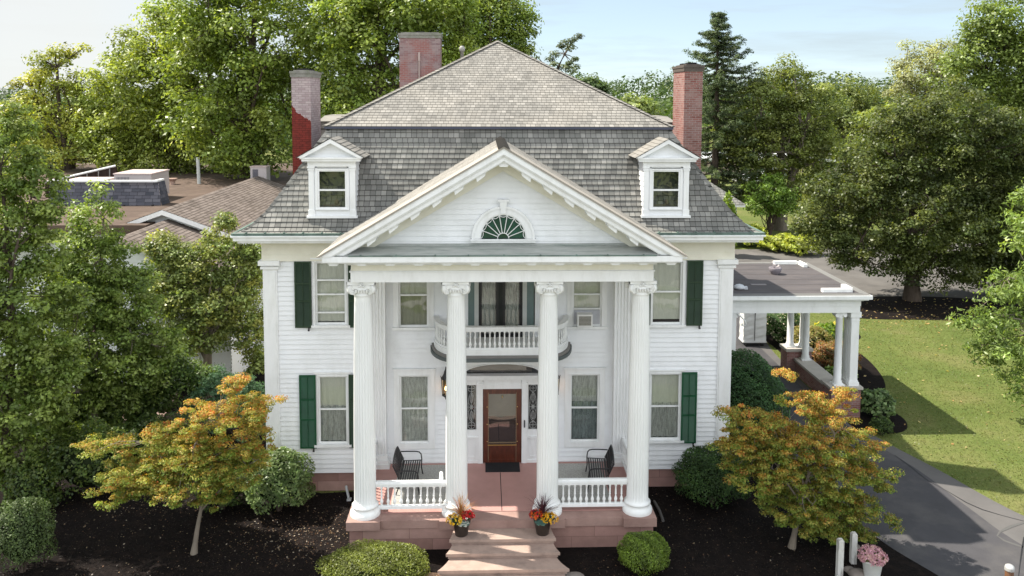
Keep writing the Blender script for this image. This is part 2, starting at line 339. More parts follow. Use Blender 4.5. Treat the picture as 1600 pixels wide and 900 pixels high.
def siding(mb, a0, a1, z0, z1, T, openings=(), lap=.15, proud=.032, lo=None, hi=None):
    """clapboards; T(a, out, z) -> xyz; openings (a0,a1,z0,z1); lo/hi(z) clip the ends of each board (gables)"""
    z = z0
    while z < z1-1e-4:
        zt = min(z+lap, z1)
        cuts = sorted({z, zt}|{q for o in openings for q in (o[2], o[3]) if z < q < zt})
        for k in range(len(cuts)-1):
            c0, c1 = cuts[k], cuts[k+1]; mid = (c0+c1)/2
            segs = [(a0, a1)]
            for o in openings:
                if o[2] < mid < o[3]:
                    ns = []
                    for s in segs:
                        if o[1] <= s[0] or o[0] >= s[1]: ns.append(s); continue
                        if o[0] > s[0]: ns.append((s[0], o[0]))
                        if o[1] < s[1]: ns.append((o[1], s[1]))
                    segs = ns
            d0, d1 = proud*(1-(c0-z)/lap), proud*(1-(c1-z)/lap)
            for (p, q) in segs:
                pl, ql = (max(p, lo(c0)), min(q, hi(c0))) if lo else (p, q)
                ph, qh = (max(p, lo(c1)), min(q, hi(c1))) if lo else (p, q)
                if pl >= ql: continue
                if ph > qh: ph = qh = (ph+qh)/2
                mb.face([T(pl, d0, c0), T(ql, d0, c0), T(qh, d1, c1), T(ph, d1, c1)])
                if k == 0: mb.face([T(pl, 0, c0), T(ql, 0, c0), T(ql, d0, c0), T(pl, d0, c0)])
        z = zt
# ---------------------------------------------------------------- foliage
def leafmesh(name, P, Nn, size, colr, mt, parent=None, origin=(0, 0, 0), aspect=.6, fold=.0):
    """P centres, Nn normals, size lengths, colr rgb: one diamond leaf each"""
    n = len(P); rg = np.random.default_rng(n)
    Nn = Nn/np.linalg.norm(Nn, axis=1, keepdims=True)
    t = rg.normal(size=(n, 3)); t -= (t*Nn).sum(1, keepdims=True)*Nn; t /= np.linalg.norm(t, axis=1, keepdims=True)
    b = np.cross(Nn, t); s = size[:, None]
    off = np.array(woff(parent)) if parent is not None else np.array(origin)
    P = P-off
    V = np.empty((n, 4, 3)); V[:, 0] = P-t*s*.5; V[:, 1] = P+b*s*.5*aspect-Nn*s*fold; V[:, 2] = P+t*s*.5; V[:, 3] = P-b*s*.5*aspect-Nn*s*fold
    me = bpy.data.meshes.new(name)
    me.vertices.add(4*n); me.vertices.foreach_set('co', V.reshape(-1).astype(np.float32))
    me.loops.add(4*n); me.loops.foreach_set('vertex_index', np.arange(4*n, dtype=np.int32))
    me.polygons.add(n); me.polygons.foreach_set('loop_start', np.arange(0, 4*n, 4, dtype=np.int32))
    me.update(calc_edges=True)
    a = me.attributes.new('leafcol', 'FLOAT_COLOR', 'POINT')
    c4 = np.ones((n, 4, 4), np.float32); c4[:, :, :3] = np.clip(colr, 0.002, 1)[:, None, :]
    a.data.foreach_set('color', c4.ravel()); me.materials.append(mt)
    o = bpy.data.objects.new(name, me); COL.objects.link(o)
    if parent is not None: o.parent = parent
    else: o.location = origin
    return o
def unit(rg, n):
    d = rg.normal(size=(n, 3)); return d/np.linalg.norm(d, axis=1, keepdims=True)
def lobe(px, py, rx, ry, Y, dd=.85):
    """an ellipsoid of crown seen at photo pixel (px,py) with pixel radii, standing at distance Y"""
    c = at(px, py, Y); s = (Y-CAM[1])/FPX
    return (c[0], c[1], c[2], rx*s, rx*s*dd, ry*s)
def tips_in(lobes, n, rg, inner=.45, zmin=.3):
    vol = np.array([l[3]*l[4]*l[5] for l in lobes])**.72; k = rg.choice(len(lobes), n*2, p=vol/vol.sum())
    Lb = np.array(lobes)[k]; d = unit(rg, n*2); r = inner+(1-inner)*rg.random(n*2)**.5
    # ragged outline
    r *= .80+.40*rg.random(n*2)
    P = Lb[:, :3]+d*r[:, None]*Lb[:, 3:6]
    keep = P[:, 2] > zmin
    return P[keep][:n], d[keep][:n]
LG = 2.1
def crown(parent, lobes, nclump, clump_r, per, leaf, cols, seed=0, flat=.6, mt=None, inner=.45, name='crown', aspect=.62, zmin=.3, up=.95, topcol=None, droop=0., hue=.18, tips=None, origin=None, zsplit=None, fold=.12):
    rg = np.random.default_rng(seed)
    T, D = tips if tips is not None else tips_in(lobes, nclump, rg, inner, zmin)
    nc = len(T)
    cr = clump_r*(.6+.8*rg.random(nc))
    idx = np.repeat(np.arange(nc), per); n = len(idx)
    q = unit(rg, n)*(rg.random(n)**.45)[:, None]*cr[idx][:, None]
    q[:, 2] *= flat
    q[:, 2] -= droop*(q[:, 0]**2+q[:, 1]**2)/clump_r
    P = T[idx]+q
    Nn = q/clump_r*1.2+rg.normal(size=(n, 3))*.45+np.array([0, 0, up])
    sz = leaf*(.65+.7*rg.random(n))
    C = np.array(cols)*LG; m = len(C)
    base = C[rg.integers(0, m, nc)]*(.5)+C[rg.integers(0, m, nc)]*.5
    base = base*(1+hue*rg.normal(size=(nc, 1)))
    col = base[idx]*(1+.22*rg.normal(size=(n, 1)))
    if topcol is not None:       # turned leaves sit on the outer, upper sprays
        zc = T[:, 2]; h = (zc-zc.min())/(np.ptp(zc)+1e-6); w = np.clip(rg.normal(h*topcol[1]+topcol[2], .25), 0, 1)
        tcs = np.array(topcol[0])[rg.integers(0, len(topcol[0]), n)]
        wl = np.clip(w[idx]+rg.normal(size=n)*.15+.35*(q[:, 2]/(cr[idx]*flat+1e-6)), 0, 1)[:, None]
        col = col*(1-wl)+tcs*wl
    P[:, 2] = np.maximum(P[:, 2], .06)
    return leafmesh(name, P, Nn, sz, np.clip(col, .003, .6), mt or LEAF, parent, aspect=aspect, fold=fold), T
def limbs(parent, base, top, r0, T, seed=0, nmain=7, mt=None, fork=.35, name='trunk', twig=.022, lean=None, stems=1, maxtw=160):
    """tapered trunk, main limbs curving up to the crown, twigs out to the leaf sprays; one mesh"""
    rg = np.random.default_rng(seed+99); mb = MB()
    base = np.array(base, float); top = np.array(top, float); H = top-base
    nodesP = []; nodesR = []
    def limb(p, q, ra, rb, bend, n=6, sides=6):
        pts = []; side = rg.normal(size=3)*bend; L = np.linalg.norm(q-p)
        for i in range(n+1):
            t = i/n; x = p*(1-t)+q*t+side*L*math.sin(math.pi*t)+np.array([0, 0, L*.12*math.sin(math.pi*t)]); pts.append(x)
        rr = [ra*(1-i/n)+rb*i/n for i in range(n+1)]
        mb.tube(pts, rr, sides); nodesP.extend(pts[1:]); nodesR.extend(rr[1:]); return pts
    for s in range(stems):
        b = base+np.array([rg.normal()*.12*(s > 0), rg.normal()*.12*(s > 0), 0]); tp = top+(rg.normal(size=3)*np.array([1, 1, .2])*H[2]*.16 if s else 0)
        pts = []
        for i in range(9):
            t = i/8; pts.append(b*(1-t)+tp*t+np.array([math.sin(t*5+seed)*.02, math.cos(t*4+seed)*.02, 0])*H[2]*t)
        rr = [r0*(1.35 if i == 0 else 1-.8*(i/8)) for i in range(9)]
        mb.tube(pts, rr, 10); nodesP.extend(pts[3:]); nodesR.extend(rr[3:])
        if len(T):
            far = T[rg.choice(len(T), min(len(T), nmain*3), replace=False)]; ang = np.arctan2(far[:, 1]-base[1], far[:, 0]-base[0]); order = np.argsort(ang)[::3][:nmain]
            for q in far[order]:
                f = fork+(1-fork)*.75*rg.random(); i = f*8; k = int(i); p = pts[k]*(1-(i-k))+pts[min(k+1, 8)]*(i-k)
                lp = limb(p, p*.12+q*.88, r0*.5*(1-f*.5), r0*.1, .07)
                for z in range(3):
                    c = lp[rg.integers(2, 6)]; dd = np.linalg.norm(T-c, axis=1); cand = np.argsort(dd)[rg.integers(3, max(4, min(40, len(T)-1)))]
                    limb(c, T[cand], r0*.18, r0*.05, .08, 4, 5)
    if len(T):
        NP = np.array(nodesP); sel = rg.permutation(len(T))[:maxtw]
        for q in T[sel]:
            dd = np.linalg.norm(NP-q, axis=1); k = int(dd.argmin())
            mid = (NP[k]+q)/2+rg.normal(size=3)*dd[k]*.06
            mb.tube([NP[k], mid, q], [min(nodesR[k], twig*1.5), twig, twig*.4], 4)
    return mb.build(name, mt or BARK, parent)
def tree(name, label, cat, base, lobes, nclump, clump_r, per, leaf, cols, r0=.3, seed=1, group=None, bark=None, fork=.35, nmain=7, stems=1, top=None, twig=.03, maxtw=160, **kw):
    t = thing(name, label, cat, tuple(base), group)
    cr, T = crown(t, lobes, nclump, clump_r, per, leaf, cols, seed, **kw)
    LB = np.array(lobes); w = LB[:, 3]**2
    if top is None: top = (*(LB[:, :2]*w[:, None]).sum(0)/w.sum()*.6+np.array(base[:2])*.4, LB[:, 2].max()-LB[:, 5].mean()*.3)
    limbs(t, base, top, r0, T, seed, nmain, bark, fork, twig=twig, stems=stems, maxtw=maxtw)
    return t
# ================================================================ SETTING
def sheet(name, poly, z, mt, thick=None, sub=0):
    mb = MB(); mb.face([(x, y, z) for x, y in poly]); o = mb.build(name, mt); o['kind'] = 'structure'; return o
def curvy(pts, k=5):
    """closed Catmull-Rom through points"""
    out = []; n = len(pts)
    for i in range(n):
        p0, p1, p2, p3 = [np.array(pts[(i+j-1) % n], float) for j in range(4)]
        for s in range(k):
            t = s/k; out.append(tuple(.5*((2*p1)+(-p0+p2)*t+(2*p0-5*p1+4*p2-p3)*t*t+(-p0+3*p1-3*p2+p3)*t**3)))
    return out
g = MB()
xs = sorted(set([-700, -400, -250, -150, -100]+list(range(-80, 81, 8))+[100, 150, 250, 400, 700])); ys = sorted(set([-300, -150, -80]+list(range(-48, 121, 8))+[150, 200, 300, 450, 700, 1000]))
def gz(x, y):
    d = max(0, y-110); return 0 if d == 0 else min(d/140, 1.6)*6*(.7+.3*math.sin(x*.012+1))
g.grid([[(x, y, gz(x, y)) for x in xs] for y in ys]); tag(g.build('lawn', LAWN), kind='structure')
sheet('mulch_bed', curvy([(-17, -6.8), (-9, -7.4), (-2, -7), (0, -6.6), (4, -6.8), (8.6, -6.3), (11.4, -5.2), (10.75, -3.9), (10.2, -2.3), (9.85, 0), (9.7, 3), (9.6, 5.2), (8.5, 6), (7, 3), (6.5, .2), (0, 1), (-6.5, .3), (-8.5, 9), (-9.5, 12), (-16, 12.5), (-19, 8), (-19.5, 0)]), .006, MULCH)
sheet('parking_lot', [(15, 23), (17.5, 21.5), (20.5, 23.6), (24, 24.6), (34, 23.2), (60, 20), (90, 20), (90, 42), (40, 43), (24, 40.5), (14, 40.5), (9, 38)], .008, ASPL)
sheet('driveway_margin', curvy([(9.8, 22), (9.9, 12), (10.1, 6), (10.2, 2), (10.35, -1.2), (10.6, -3.3), (11.3, -5.1), (12.5, -8), (16, -14), (24, -16), (24, -9), (17.5, -5), (15.4, -2.3), (14.4, 1.1), (13.7, 3.4), (13.2, 6), (13.3, 12), (13.8, 16), (15.5, 20.5), (18, 24.5), (12, 27)], 6), .010, mat('drive margin asphalt', (.105, .10, .097), .9, .2, .12, .8, .15, 60, stain=(.13, .12, .115), sscale=.6, samt=.5))
sheet('driveway', curvy([(9.7, 24), (9.7, 12), (9.9, 6), (10.0, 2), (10.2, -1.2), (10.45, -3.3), (11.15, -5.1), (12.3, -8), (15.5, -14), (19, -15), (16, -9), (14.3, -4.0), (13.95, -1.5), (13.75, 1.0), (13.2, 3.6), (12.95, 6), (12.95, 12), (13.2, 16), (14.4, 20.5), (15, 24)], 6), .014, ASPH)
sheet('mulch_ring', curvy([(19.5, 20), (23.8, 19.2), (29, 19.2), (32, 21.5), (29, 24), (24, 24.6), (20.8, 23.4)]), .012, MULCH)
sheet('mulch_patch', curvy([(16.4, 15.6), (18.2, 15.4), (18.9, 16.6), (18.2, 17.6), (16.6, 17.6)]), .012, MULCH)
sheet('pier_bed', curvy([(13.2, 4.4), (14.2, 3.9), (15.1, 4.3), (15.5, 5.5), (15.0, 6.8), (13.6, 7.4)]), .012, MULCH)
sheet('flower_bed', curvy([(13.9, 7.6), (16, 8), (17.2, 11), (17.3, 14.5), (15.2, 16.8), (12.8, 17.6), (12.4, 16.5), (13.6, 15.5), (13.7, 11)]), .011, MULCH)
PAV = brickmat('pink flagstones', [(0., (.30, .21, .175)), (.5, (.40, .29, .25)), (1., (.46, .35, .3))], (.1, .08, .06), .6, .45, .02)
pv = MB(); P_ = curvy([(-14.6, 2.2), (-12.9, 1.6), (-12.6, 5), (-13.2, 9.5), (-14.8, 9.2), (-14.2, 5)]); pv.face([(x, y, .02) for x, y in P_], P_); tag(pv.build('flagstone_path', PAV), kind='structure')
# seam line along the drive
def strip(name, pts, wd, z, mt):
    mb = MB(); rows = []
    for i, p in enumerate(pts):
        a = Vector(pts[max(i-1, 0)]); b = Vector(pts[min(i+1, len(pts)-1)]); d = (b-a).normalized(); n = Vector((-d.y, d.x))*wd/2*(1+.5*math.sin(i*1.7))
        rows.append([(p[0]-n.x, p[1]-n.y, z), (p[0]+n.x, p[1]+n.y, z)])
    mb.grid(rows, False); return tag(mb.build(name, mt), kind='structure')
TAR = mat('tar seam', (.02, .02, .022), .6, .3)
strip('asphalt_seam', [tuple(gr(x, y)[:2]) for x, y in ((1398, 712), (1420, 728), (1450, 752), (1480, 768), (1510, 786), (1535, 797), (1565, 806), (1600, 815))], .035, .0175, TAR)
strip('asphalt_seam', [tuple(gr(x, y)[:2]) for x, y in ((1600, 817), (1578, 824), (1562, 832), (1558, 838), (1570, 846), (1590, 853), (1605, 858))], .07, .0175, mat('grey seam', (.09, .088, .085), .9))
strip('asphalt_seam', [tuple(gr(x, y)[:2]) for x, y in ((1600, 840), (1597, 860), (1594, 880), (1591, 905))], .03, .0175, TAR)
sheet('front_drive', curvy([(-26, -21), (26, -21), (20, -12.5), (8, -9.2), (0, -8.6), (-8, -9.2), (-20, -12.5)]), .012, ASPL)
sheet('street', [(-200, -38), (200, -38), (200, -27), (-200, -27)], .03, ASPL)
sheet('sidewalk', [(-200, -24.5), (200, -24.5), (200, -22.8), (-200, -22.8)], .03, mat('pale concrete', (.42, .40, .37), .9, .2, .1, 1))
kb = MB(); kb.box(-200, 200, -27, -26.8, 0, .16); kb.box(-200, 200, -38.2, -38, 0, .16); tag(kb.build('kerb', mat('kerb concrete', (.5, .48, .45), .9)), kind='structure')
# far hills under the woods
hb = MB()
def hz(x, y): return 1+14*math.exp(-((y-330)/120)**2)*(.75+.25*math.sin(x*.011+.7))
hb.grid([[(x, y, hz(x, y)-3) for x in range(-420, 521, 30)] for y in range(150, 560, 30)])
tag(hb.build('hill', mat('hill woods floor', (.035, .05, .022), .95, .1)), kind='structure')

# ================================================================ MANSION
M_ = thing('mansion', 'large white clapboard mansion with columned portico, grey mansard roof and brick chimneys', 'house', (0, 0, 0))
W = 7.13; DEP = 13.1; EZ = 8.1; FL = .85
TF = lambda a, o, z: (a, -o, z)
# ---- window openings of the front wall: cx, half width, z0, z1
WIN = [(-2.64, .40, 5.22, 7.15), (2.66, .40, 5.22, 7.15), (-5.14, .41, 5.31, 7.13), (5.12, .42, 5.26, 7.12),
       (-2.63, .40, 1.56, 3.60), (2.62, .40, 1.56, 3.60), (-5.12, .39, 1.57, 3.60), (5.13, .42, 1.59, 3.60)]
ops = [(c-h-.06, c+h+.06, a-.06, b+.06) for c, h, a, b in WIN]+[(-1.12, 1.24, .85, 4.02), (-.98, 1.06, 4.62, 7.2)]
sw = MB(); siding(sw, -W+.02, W-.02, .6, 8.0, TF, ops)
siding(sw, 0, DEP, .6, 8.0, lambda a, o, z: (-W-o, DEP-a, z)); siding(sw, 0, DEP, .6, 8.0, lambda a, o, z: (W+o, a, z)); siding(sw, -W, W, .6, 8, lambda a, o, z: (-a, DEP+o, z))
sw.build('clapboard_wall', SIDE, M_)
fb = MB()
for s in (-1, 1):
    fb = MB(); a, b = sorted((s*(W-.04), s*4.1)); fb.box(a, b, .03, .3, -.1, .6); a, b = sorted((s*(W-.04), s*(W-.3))); fb.box(a, b, .3, DEP, -.1, .6); fb.build('foundation', STONEB, M_)
for s in (-1, 1):
    cp = MB(); x0, x1 = sorted((s*(W+.03), s*(W-.40))); a0, a1 = sorted((s*(W+.09), s*(W-.46)))
    cp.box(x0, x1, -.05, .4, .62, 7.1); cp.box(a0, a1, -.11, .46, .58, .9)
    cp.box(a0, a1, -.10, .46, 6.98, 7.06); cp.box(s*(W+.14) if s < 0 else W-.5, s*(W-.5) if s < 0 else W+.14, -.16, .5, 7.10, 7.24); cp.box(x0+.05, x1-.05, -.065, 0, 1.0, 6.9)
    cp.build('corner_pilaster', WHITE, M_)
# frieze, cornice
for s in (-1, 1):
    fz = MB(); a, b = sorted((s*3.9, s*(W+.05))); fz.box(a, b, -.07, .2, 7.22, 7.42); fz.box(a, b, -.055, .2, 7.42, 7.74); fz.box(a, b, -.10, .2, 7.74, 7.80)
    a, b = sorted((s*(W+.06), s*(W-.1))); fz.box(a, b, .2, DEP, 7.22, 7.8); fz.build('frieze', CREAM, M_)
ec = MB()
for (o, z0, z1) in ((.22, 7.80, 7.86), (.60, 7.86, 7.94), (.70, 7.94, 8.06), (.76, 8.06, 8.10)):
    for s in (-1, 1):
        a, b = sorted((s*3.9, s*(W+o))); ec.box(a, b, -o, 0, z0, z1)
        a, b = sorted((s*(W-.1), s*(W+o-.002))); ec.box(a, b, 0, DEP+o, z0, z1)
    ec.box(-W-o+.01, W+o-.01, DEP, DEP+o-.01, z0, z1)
ec.build('eave_cornice', WHITE, M_)
for s in (-1, 1):
    gt = MB(); a, b = sorted((s*4.3, s*(W+.74))); gt.box(a, b, -.735, -.66, 8.10, 8.17)
    a, b = sorted((s*(W+.66), s*(W+.735))); gt.box(a, b, -.66, DEP+.6, 8.10, 8.17)
    for k in range(6):
        x = s*(4.7+k*.55); gt.box(x-.015, x+.015, -.745, -.60, 8.105, 8.20)
    gt.build('gutter', COPPER, M_)
# ---- mansard, bell-cast: k 0..1 -> inset and height
MK = [0, .07, .143, .325, .51, .72, 1.0]; MZ = [8.13, 8.18, 8.27, 8.71, 9.36, 10.16, 11.20]
zk = lambda k: float(np.interp(k, MK, MZ))
def kz(z): return float(np.interp(z, MZ, MK))
ks = np.linspace(0, 1, 400); arc = np.r_[0, np.cumsum(np.hypot(np.diff(ks)*1.86, np.diff([zk(k) for k in ks])))]
NR = 21; kr = np.interp(np.linspace(0, arc[-1], NR+1), arc, ks)
mx_ = lambda k: W+.69-2.49*k
my_ = lambda k: -.72+1.86*k
mr = MB()
zz = [zk(k) for k in kr]
lapped(mr, [(-mx_(k), my_(k), z) for k, z in zip(kr, zz)], [(mx_(k), my_(k), z) for k, z in zip(kr, zz)], (0, -.75, .5), udir=(1, 0, 0), thk=.024)
YB = DEP+.7
lapped(mr, [(-mx_(k), YB-1.86*k, z) for k, z in zip(kr, zz)], [(-mx_(k), my_(k), z) for k, z in zip(kr, zz)], (-.75, 0, .5), udir=(0, -1, 0))
lapped(mr, [(mx_(k), my_(k), z) for k, z in zip(kr, zz)], [(mx_(k), YB-1.86*k, z) for k, z in zip(kr, zz)], (.75, 0, .5), udir=(0, 1, 0))
lapped(mr, [(mx_(k), YB-1.86*k, z) for k, z in zip(kr, zz)], [(-mx_(k), YB-1.86*k, z) for k, z in zip(kr, zz)], (0, .75, .5), udir=(-1, 0, 0))
mr.build('mansard_roof', SHING, M_)
for s in (-1, 1):
    hp = MB()   # hip caps as lapped pieces
    for i in range(NR):
        a = Vector((s*mx_(kr[i]), my_(kr[i]), zz[i])); b = Vector((s*mx_(kr[i+1]), my_(kr[i+1]), zz[i+1])); b = b+(b-a)*.25
        up = Vector((s*.3, -.3, .5)).normalized()*.03; wd = .19
        l = Vector((-s*wd, 0, -.035)); r = Vector((0, wd, -.035))
        for e in (l, r):
            q = [a+up*1.5, b+up*.6, b+e+up*.3, a+e+up]
            hp.face(q if (e is l) == (s < 0) else q[::-1], [(i*.37, .1), (i*.37+.3, .1), (i*.37+.3, .8), (i*.37, .8)])
        hp.face([a+up*1.5, a+l+up, a+l-up*.5, a, a+r-up*.5, a+r+up], [(0, 0)]*6)
    hp.build('hip_cap', SHING, M_)
# ---- upper hip roof
BX, BY, AY, AZ = 5.46, 1.02, 6.55, 14.25; BYB = 12.1
ur = MB(); NU = 36
def updn(p, q, t): return tuple(np.array(p)*(1-t)+np.array(q)*t)
ap = (0, AY, AZ)
c4 = [(-BX, BY, 11.24), (BX, BY, 11.24), (BX, BYB, 11.24), (-BX, BYB, 11.24)]
for i in range(4):
    a, b = c4[i], c4[(i+1) % 4]; mid = (np.array(a)+np.array(b))/2; nn = np.array([mid[0], mid[1]-AY, 0]); nn = nn/np.linalg.norm(nn)*.48+np.array([0, 0, .87])
    lapped(ur, [updn(a, ap, t) for t in np.linspace(0, .995, NU+1)], [updn(b, ap, t) for t in np.linspace(0, .995, NU+1)], nn, udir=tuple((np.array(b)-np.array(a))/np.linalg.norm(np.array(b)-np.array(a))), tab=.155)
ur.build('upper_roof', SHINGU, M_)
for c in c4:
    uh = MB()
    a = Vector(c); b = Vector(ap)
    n = 44; d = (b-a)/n; o = Vector((d.y, -d.x, 0)).normalized()*.11
    for i in range(n):
        p = a+d*i+Vector((0, 0, .045)); q = a+d*(i+1)+Vector((0, 0, .028))
        uh.face([p+o-Vector((0, 0, .02)), q+o-Vector((0, 0, .02)), q, p], [(i*.6, .2), (i*.6, .8), (i*.6+.5, .8), (i*.6+.5, .2)]); uh.face([p, q, q-o-Vector((0, 0, .02)), p-o-Vector((0, 0, .02))], [(i*.6, .2), (i*.6, .8), (i*.6+.5, .8), (i*.6+.5, .2)])
        uh.face([p+o-Vector((0, 0, .02)), p, p-o-Vector((0, 0, .02)), p-Vector((0, 0, .05))], [(0, 0)]*4)
    uh.build('hip_cap', SHINGU, M_)
dr = MB()   # metal drip edge at the break of the roof
dr.box(-BX, BX, BY-.012, BY+.2, 11.165, 11.235); dr.box(-BX-.01, -BX+.2, BY+.2, BYB, 11.165, 11.235); dr.box(BX-.2, BX+.01, BY+.2, BYB, 11.165, 11.235)
dr.build('drip_edge', mat('blue grey drip edge', (.05, .055, .085), .5, .4), M_)
for s in (-1, 1):
    rd = MB(); x0, x1 = sorted((s*4.6, s*6.35))
    rd.box(x0, x1, 4.9, 9.6, 10.2, 11.28); rd.prism([(4.8, 11.28), (9.7, 11.28), (8.0, 11.46), (6.2, 11.46)], x0 if s > 0 else x0-.06, x1+.06 if s > 0 else x1, 'x'); rd.build('side_roof_deck', SHINGU, M_)
# ---- chimneys
def chimney(x0, x1, y0, y1, z0, z1, mt, capm, fl=True):
    c = MB(); c.box(x0, x1, y0, y1, z0, z1-.1, True); o = c.build('chimney', mt, M_)
    k = MB(); k.box(x0-.03, x1+.03, y0-.03, y1+.03, z1-.22, z1-.1); k.box(x0-.05, x1+.05, y0-.05, y1+.05, z1-.1, z1-.02); k.box(x0+.06, x1-.06, y0+.06, y1-.06, z1-.02, z1+.02); k.build('chimney_cap', capm, o)
    n = 2 if y1-y0 > 1.2 else 1
    for i in range(n):
        f = MB(); cy = y0+(y1-y0)*(i+.5)/n; f.box((x0+x1)/2-.15, (x0+x1)/2+.15, cy-.2, cy+.2, z1+.02, z1+.08); f.build('flue', DARK, o)
    return o
MORT = mat('mossy mortar cap', (.24, .23, .21), .9, .1, .2, 5, .3, 20, stain=(.12, .14, .08), sscale=4, samt=.6)
CAPD = mat('dark capstone', (.10, .085, .075), .9, .1, .2, 5)
chimney(-6.90, -6.27, 3, 4.65, 8.0, 13.02, BRICKL, MORT); ch = chimney(6.26, 6.88, 3, 4.65, 8.0, 13.28, BRICK, CAPD)
ch = chimney(-3.92, -2.27, 9, 10.1, 11.8, 14.74, BRICKP, MORT)
pb = MB(); pb.tube([(-3.12, 8.95, 12.4), (-3.12, 8.95, 13.9), (-3.12, 8.93, 13.95)], .035, 6); pb.box(-3.16, -3.08, 8.9, 9.0, 13.6, 13.95); pb.build('conduit', mat('rusty conduit', (.38, .30, .28), .6), ch)
vp = MB(); vp.lathe([(.07, 12), (.07, 14.0), (.11, 14.0), (.12, 14.16), (.05, 14.22)], (-1.39, 9, 0), 12); vp.build('vent_pipe', mat('grey flue metal', (.32, .31, .29), .5, .4), M_)
# ---- generic sash window
def sash(parent, c, h, z0, z1, rails, y=-.0, curt=LACE, cz=None, casing=.2, pane=None, sill=True, T=None, lower=None, rec=.05, head=True):
    f = MB(); t = .055
    o = casing
    # casing boards
    f.box(c-h-t-o, c-h-t, y-.045, y+.02, z0-t-(.02 if sill else o), z1+t+o); f.box(c+h+t, c+h+t+o, y-.045, y+.02, z0-t-(.02 if sill else o), z1+t+o)
    f.box(c-h-t, c+h+t, y-.045, y+.02, z1+t, z1+t+o); f.box(c-h-t-o-.03, c+h+t+o+.03, y-.085, y+.0, z1+t+o, z1+t+o+.045) if head else None
    # back band
    f.box(c-h-t-.03, c-h-t, y-.06, y-.045, z0-t, z1+t+.03); f.box(c+h+t, c+h+t+.03, y-.06, y-.045, z0-t, z1+t+.03); f.box(c-h-t, c+h+t, y-.06, y-.045, z1+t, z1+t+.03)
    wo = f.build('window', WHITE, parent)
    s = MB(); yy = y+rec-.03
    s.box(c-h-t, c-h, yy, yy+.05, z0-t, z1+t); s.box(c+h, c+h+t, yy, yy+.05, z0-t, z1+t); s.box(c-h, c+h, yy, yy+.05, z1, z1+t); s.box(c-h, c+h, yy, yy+.05, z0-t, z0)
    for r in rails: s.box(c-h, c+h, yy-.012, yy+.05, r-.022, r+.022)
    s.build('sash', WHITE, wo)
    p = MB(); p.face([(c-h, yy+.03, z0), (c+h, yy+.03, z0), (c+h, yy+.03, z1), (c-h, yy+.03, z1)]); p.build('pane', pane or PANE, wo)
    def drape(zb, zt, m, amp=.018, fq=34, off=.1):
        q = MB(); n = 40; ph = random.random()*6
        rows = [[(c-h-.03+(2*h+.06)*i/n, yy+off+amp*math.sin(fq*(2*h)*i/n+ph)*(1 if j else .6)+amp*.5*math.sin(90*h*i/n), z) for i in range(n+1)] for j, z in ((0, zt), (1, zb))]
        q.grid(rows[::-1]); q.build('curtain', m, wo)
    for (zb, zt, m, *r) in curt: drape(zb, zt, m, *r)
    d = MB(); d.box(c-h-.2, c+h+.2, yy+.45, yy+.5, z0-.2, z1+.2); d.build('room_backdrop', DARK, wo)
    if sill:
        q = MB(); q.box(c-h-t-o-.03, c+h+t+o+.03, y-.11, y+.03, z0-t-.075, z0-t); q.build('sill', WHITE, wo)
    else:
        q = MB(); q.box(c-h-t, c+h+t, y-.045, y+.02, z0-t-o, z0-t); q.build('sill', WHITE, wo)
    return wo
for i, (c, h, a, b) in enumerate(WIN):
    if i == 0: sash(M_, c, h, a, b, [6.15], curt=[(a-.05, 6.16, BLINDY), (6.16, b, BLIND)], casing=.16)
    if i == 1: sash(M_, c, h, a, b, [6.15, 5.70], curt=[(5.6, b, BLIND, .006)], casing=.16)
    if i == 2: sash(M_, c, h, a, b, [6.62, 6.18, 5.62], curt=[(a+.02, b, BLIND, .012)], casing=.09, pane=PANE)
    if i == 3: sash(M_, c, h, a, b, [6.22], curt=[(a+.08, b, BLIND, .004)], casing=.09)
    if i == 4: sash(M_, c, h, a, b, [2.60], curt=[(a-.05, b, LACE)], casing=.17, sill=False)
    if i == 5: sash(M_, c, h, a, b, [2.58], curt=[(2.75, b, LACE), (a, 2.75, LACED)], casing=.17, sill=False)
    if i == 6: sash(M_, c, h, a, b, [2.60], curt=[(2.66, b, BLIND, .004), (a, 2.7, LACE)], casing=.09)
    if i == 7: sash(M_, c, h, a, b, [2.60], curt=[(2.68, b, BLIND, .004), (a, 2.7, LACE)], casing=.09)
# panel round the cooling unit
# ---- shutters
def shutter(x0, x1, z0, z1, m):
    s = MB(); y = -.10; t = .05
    s.box(x0, x0+t, y, y+.035, z0, z1); s.box(x1-t, x1, y, y+.035, z0, z1)
    for r in (z0, (z0*2+z1)/3+.12, (z0+2*z1)/3-.02, z1-t): s.box(x0+t, x1-t, y+.001, y+.034, r, r+t)
    o = s.build('shutter', m, M_)
    l = MB(); z = z0+t
    while z < z1-.04:
        l.face([(x0+t, y+.006, z), (x1-t, y+.006, z), (x1-t, y+.03, z+.032), (x0+t, y+.03, z+.032)]); z += .034
    l.box(x0+t-.01, x1-t+.01, y+.031, y+.034, z0, z1); l.box((x0+x1)/2-.008, (x0+x1)/2+.008, y-.006, y+.01, z0+t, z1-t); l.build('louvres', m, o)
    h = MB(); h.box(x1-.1, x1-.07, y-.03, y+.05, z0-.06, z0+.02); h.obox((x1-.085, y-.03, z0-.07), .03, .008, .025); h.build('shutter_dog', BLACK, o)
shutter(-6.21, -5.71, 5.18, 7.21, GREEN); shutter(-4.60, -4.12, 5.18, 7.21, GREEN); shutter(-6.12, -5.62, 1.41, 3.71, GREEN2); shutter(-4.62, -4.12, 1.41, 3.71, GREEN)
shutter(5.72, 6.21, 5.18, 7.21, GREEN); shutter(4.12, 4.60, 5.18, 7.21, GREEN); shutter(5.62, 6.10, 1.45, 3.71, GREEN2); shutter(4.12, 4.60, 1.45, 3.71, GREEN)
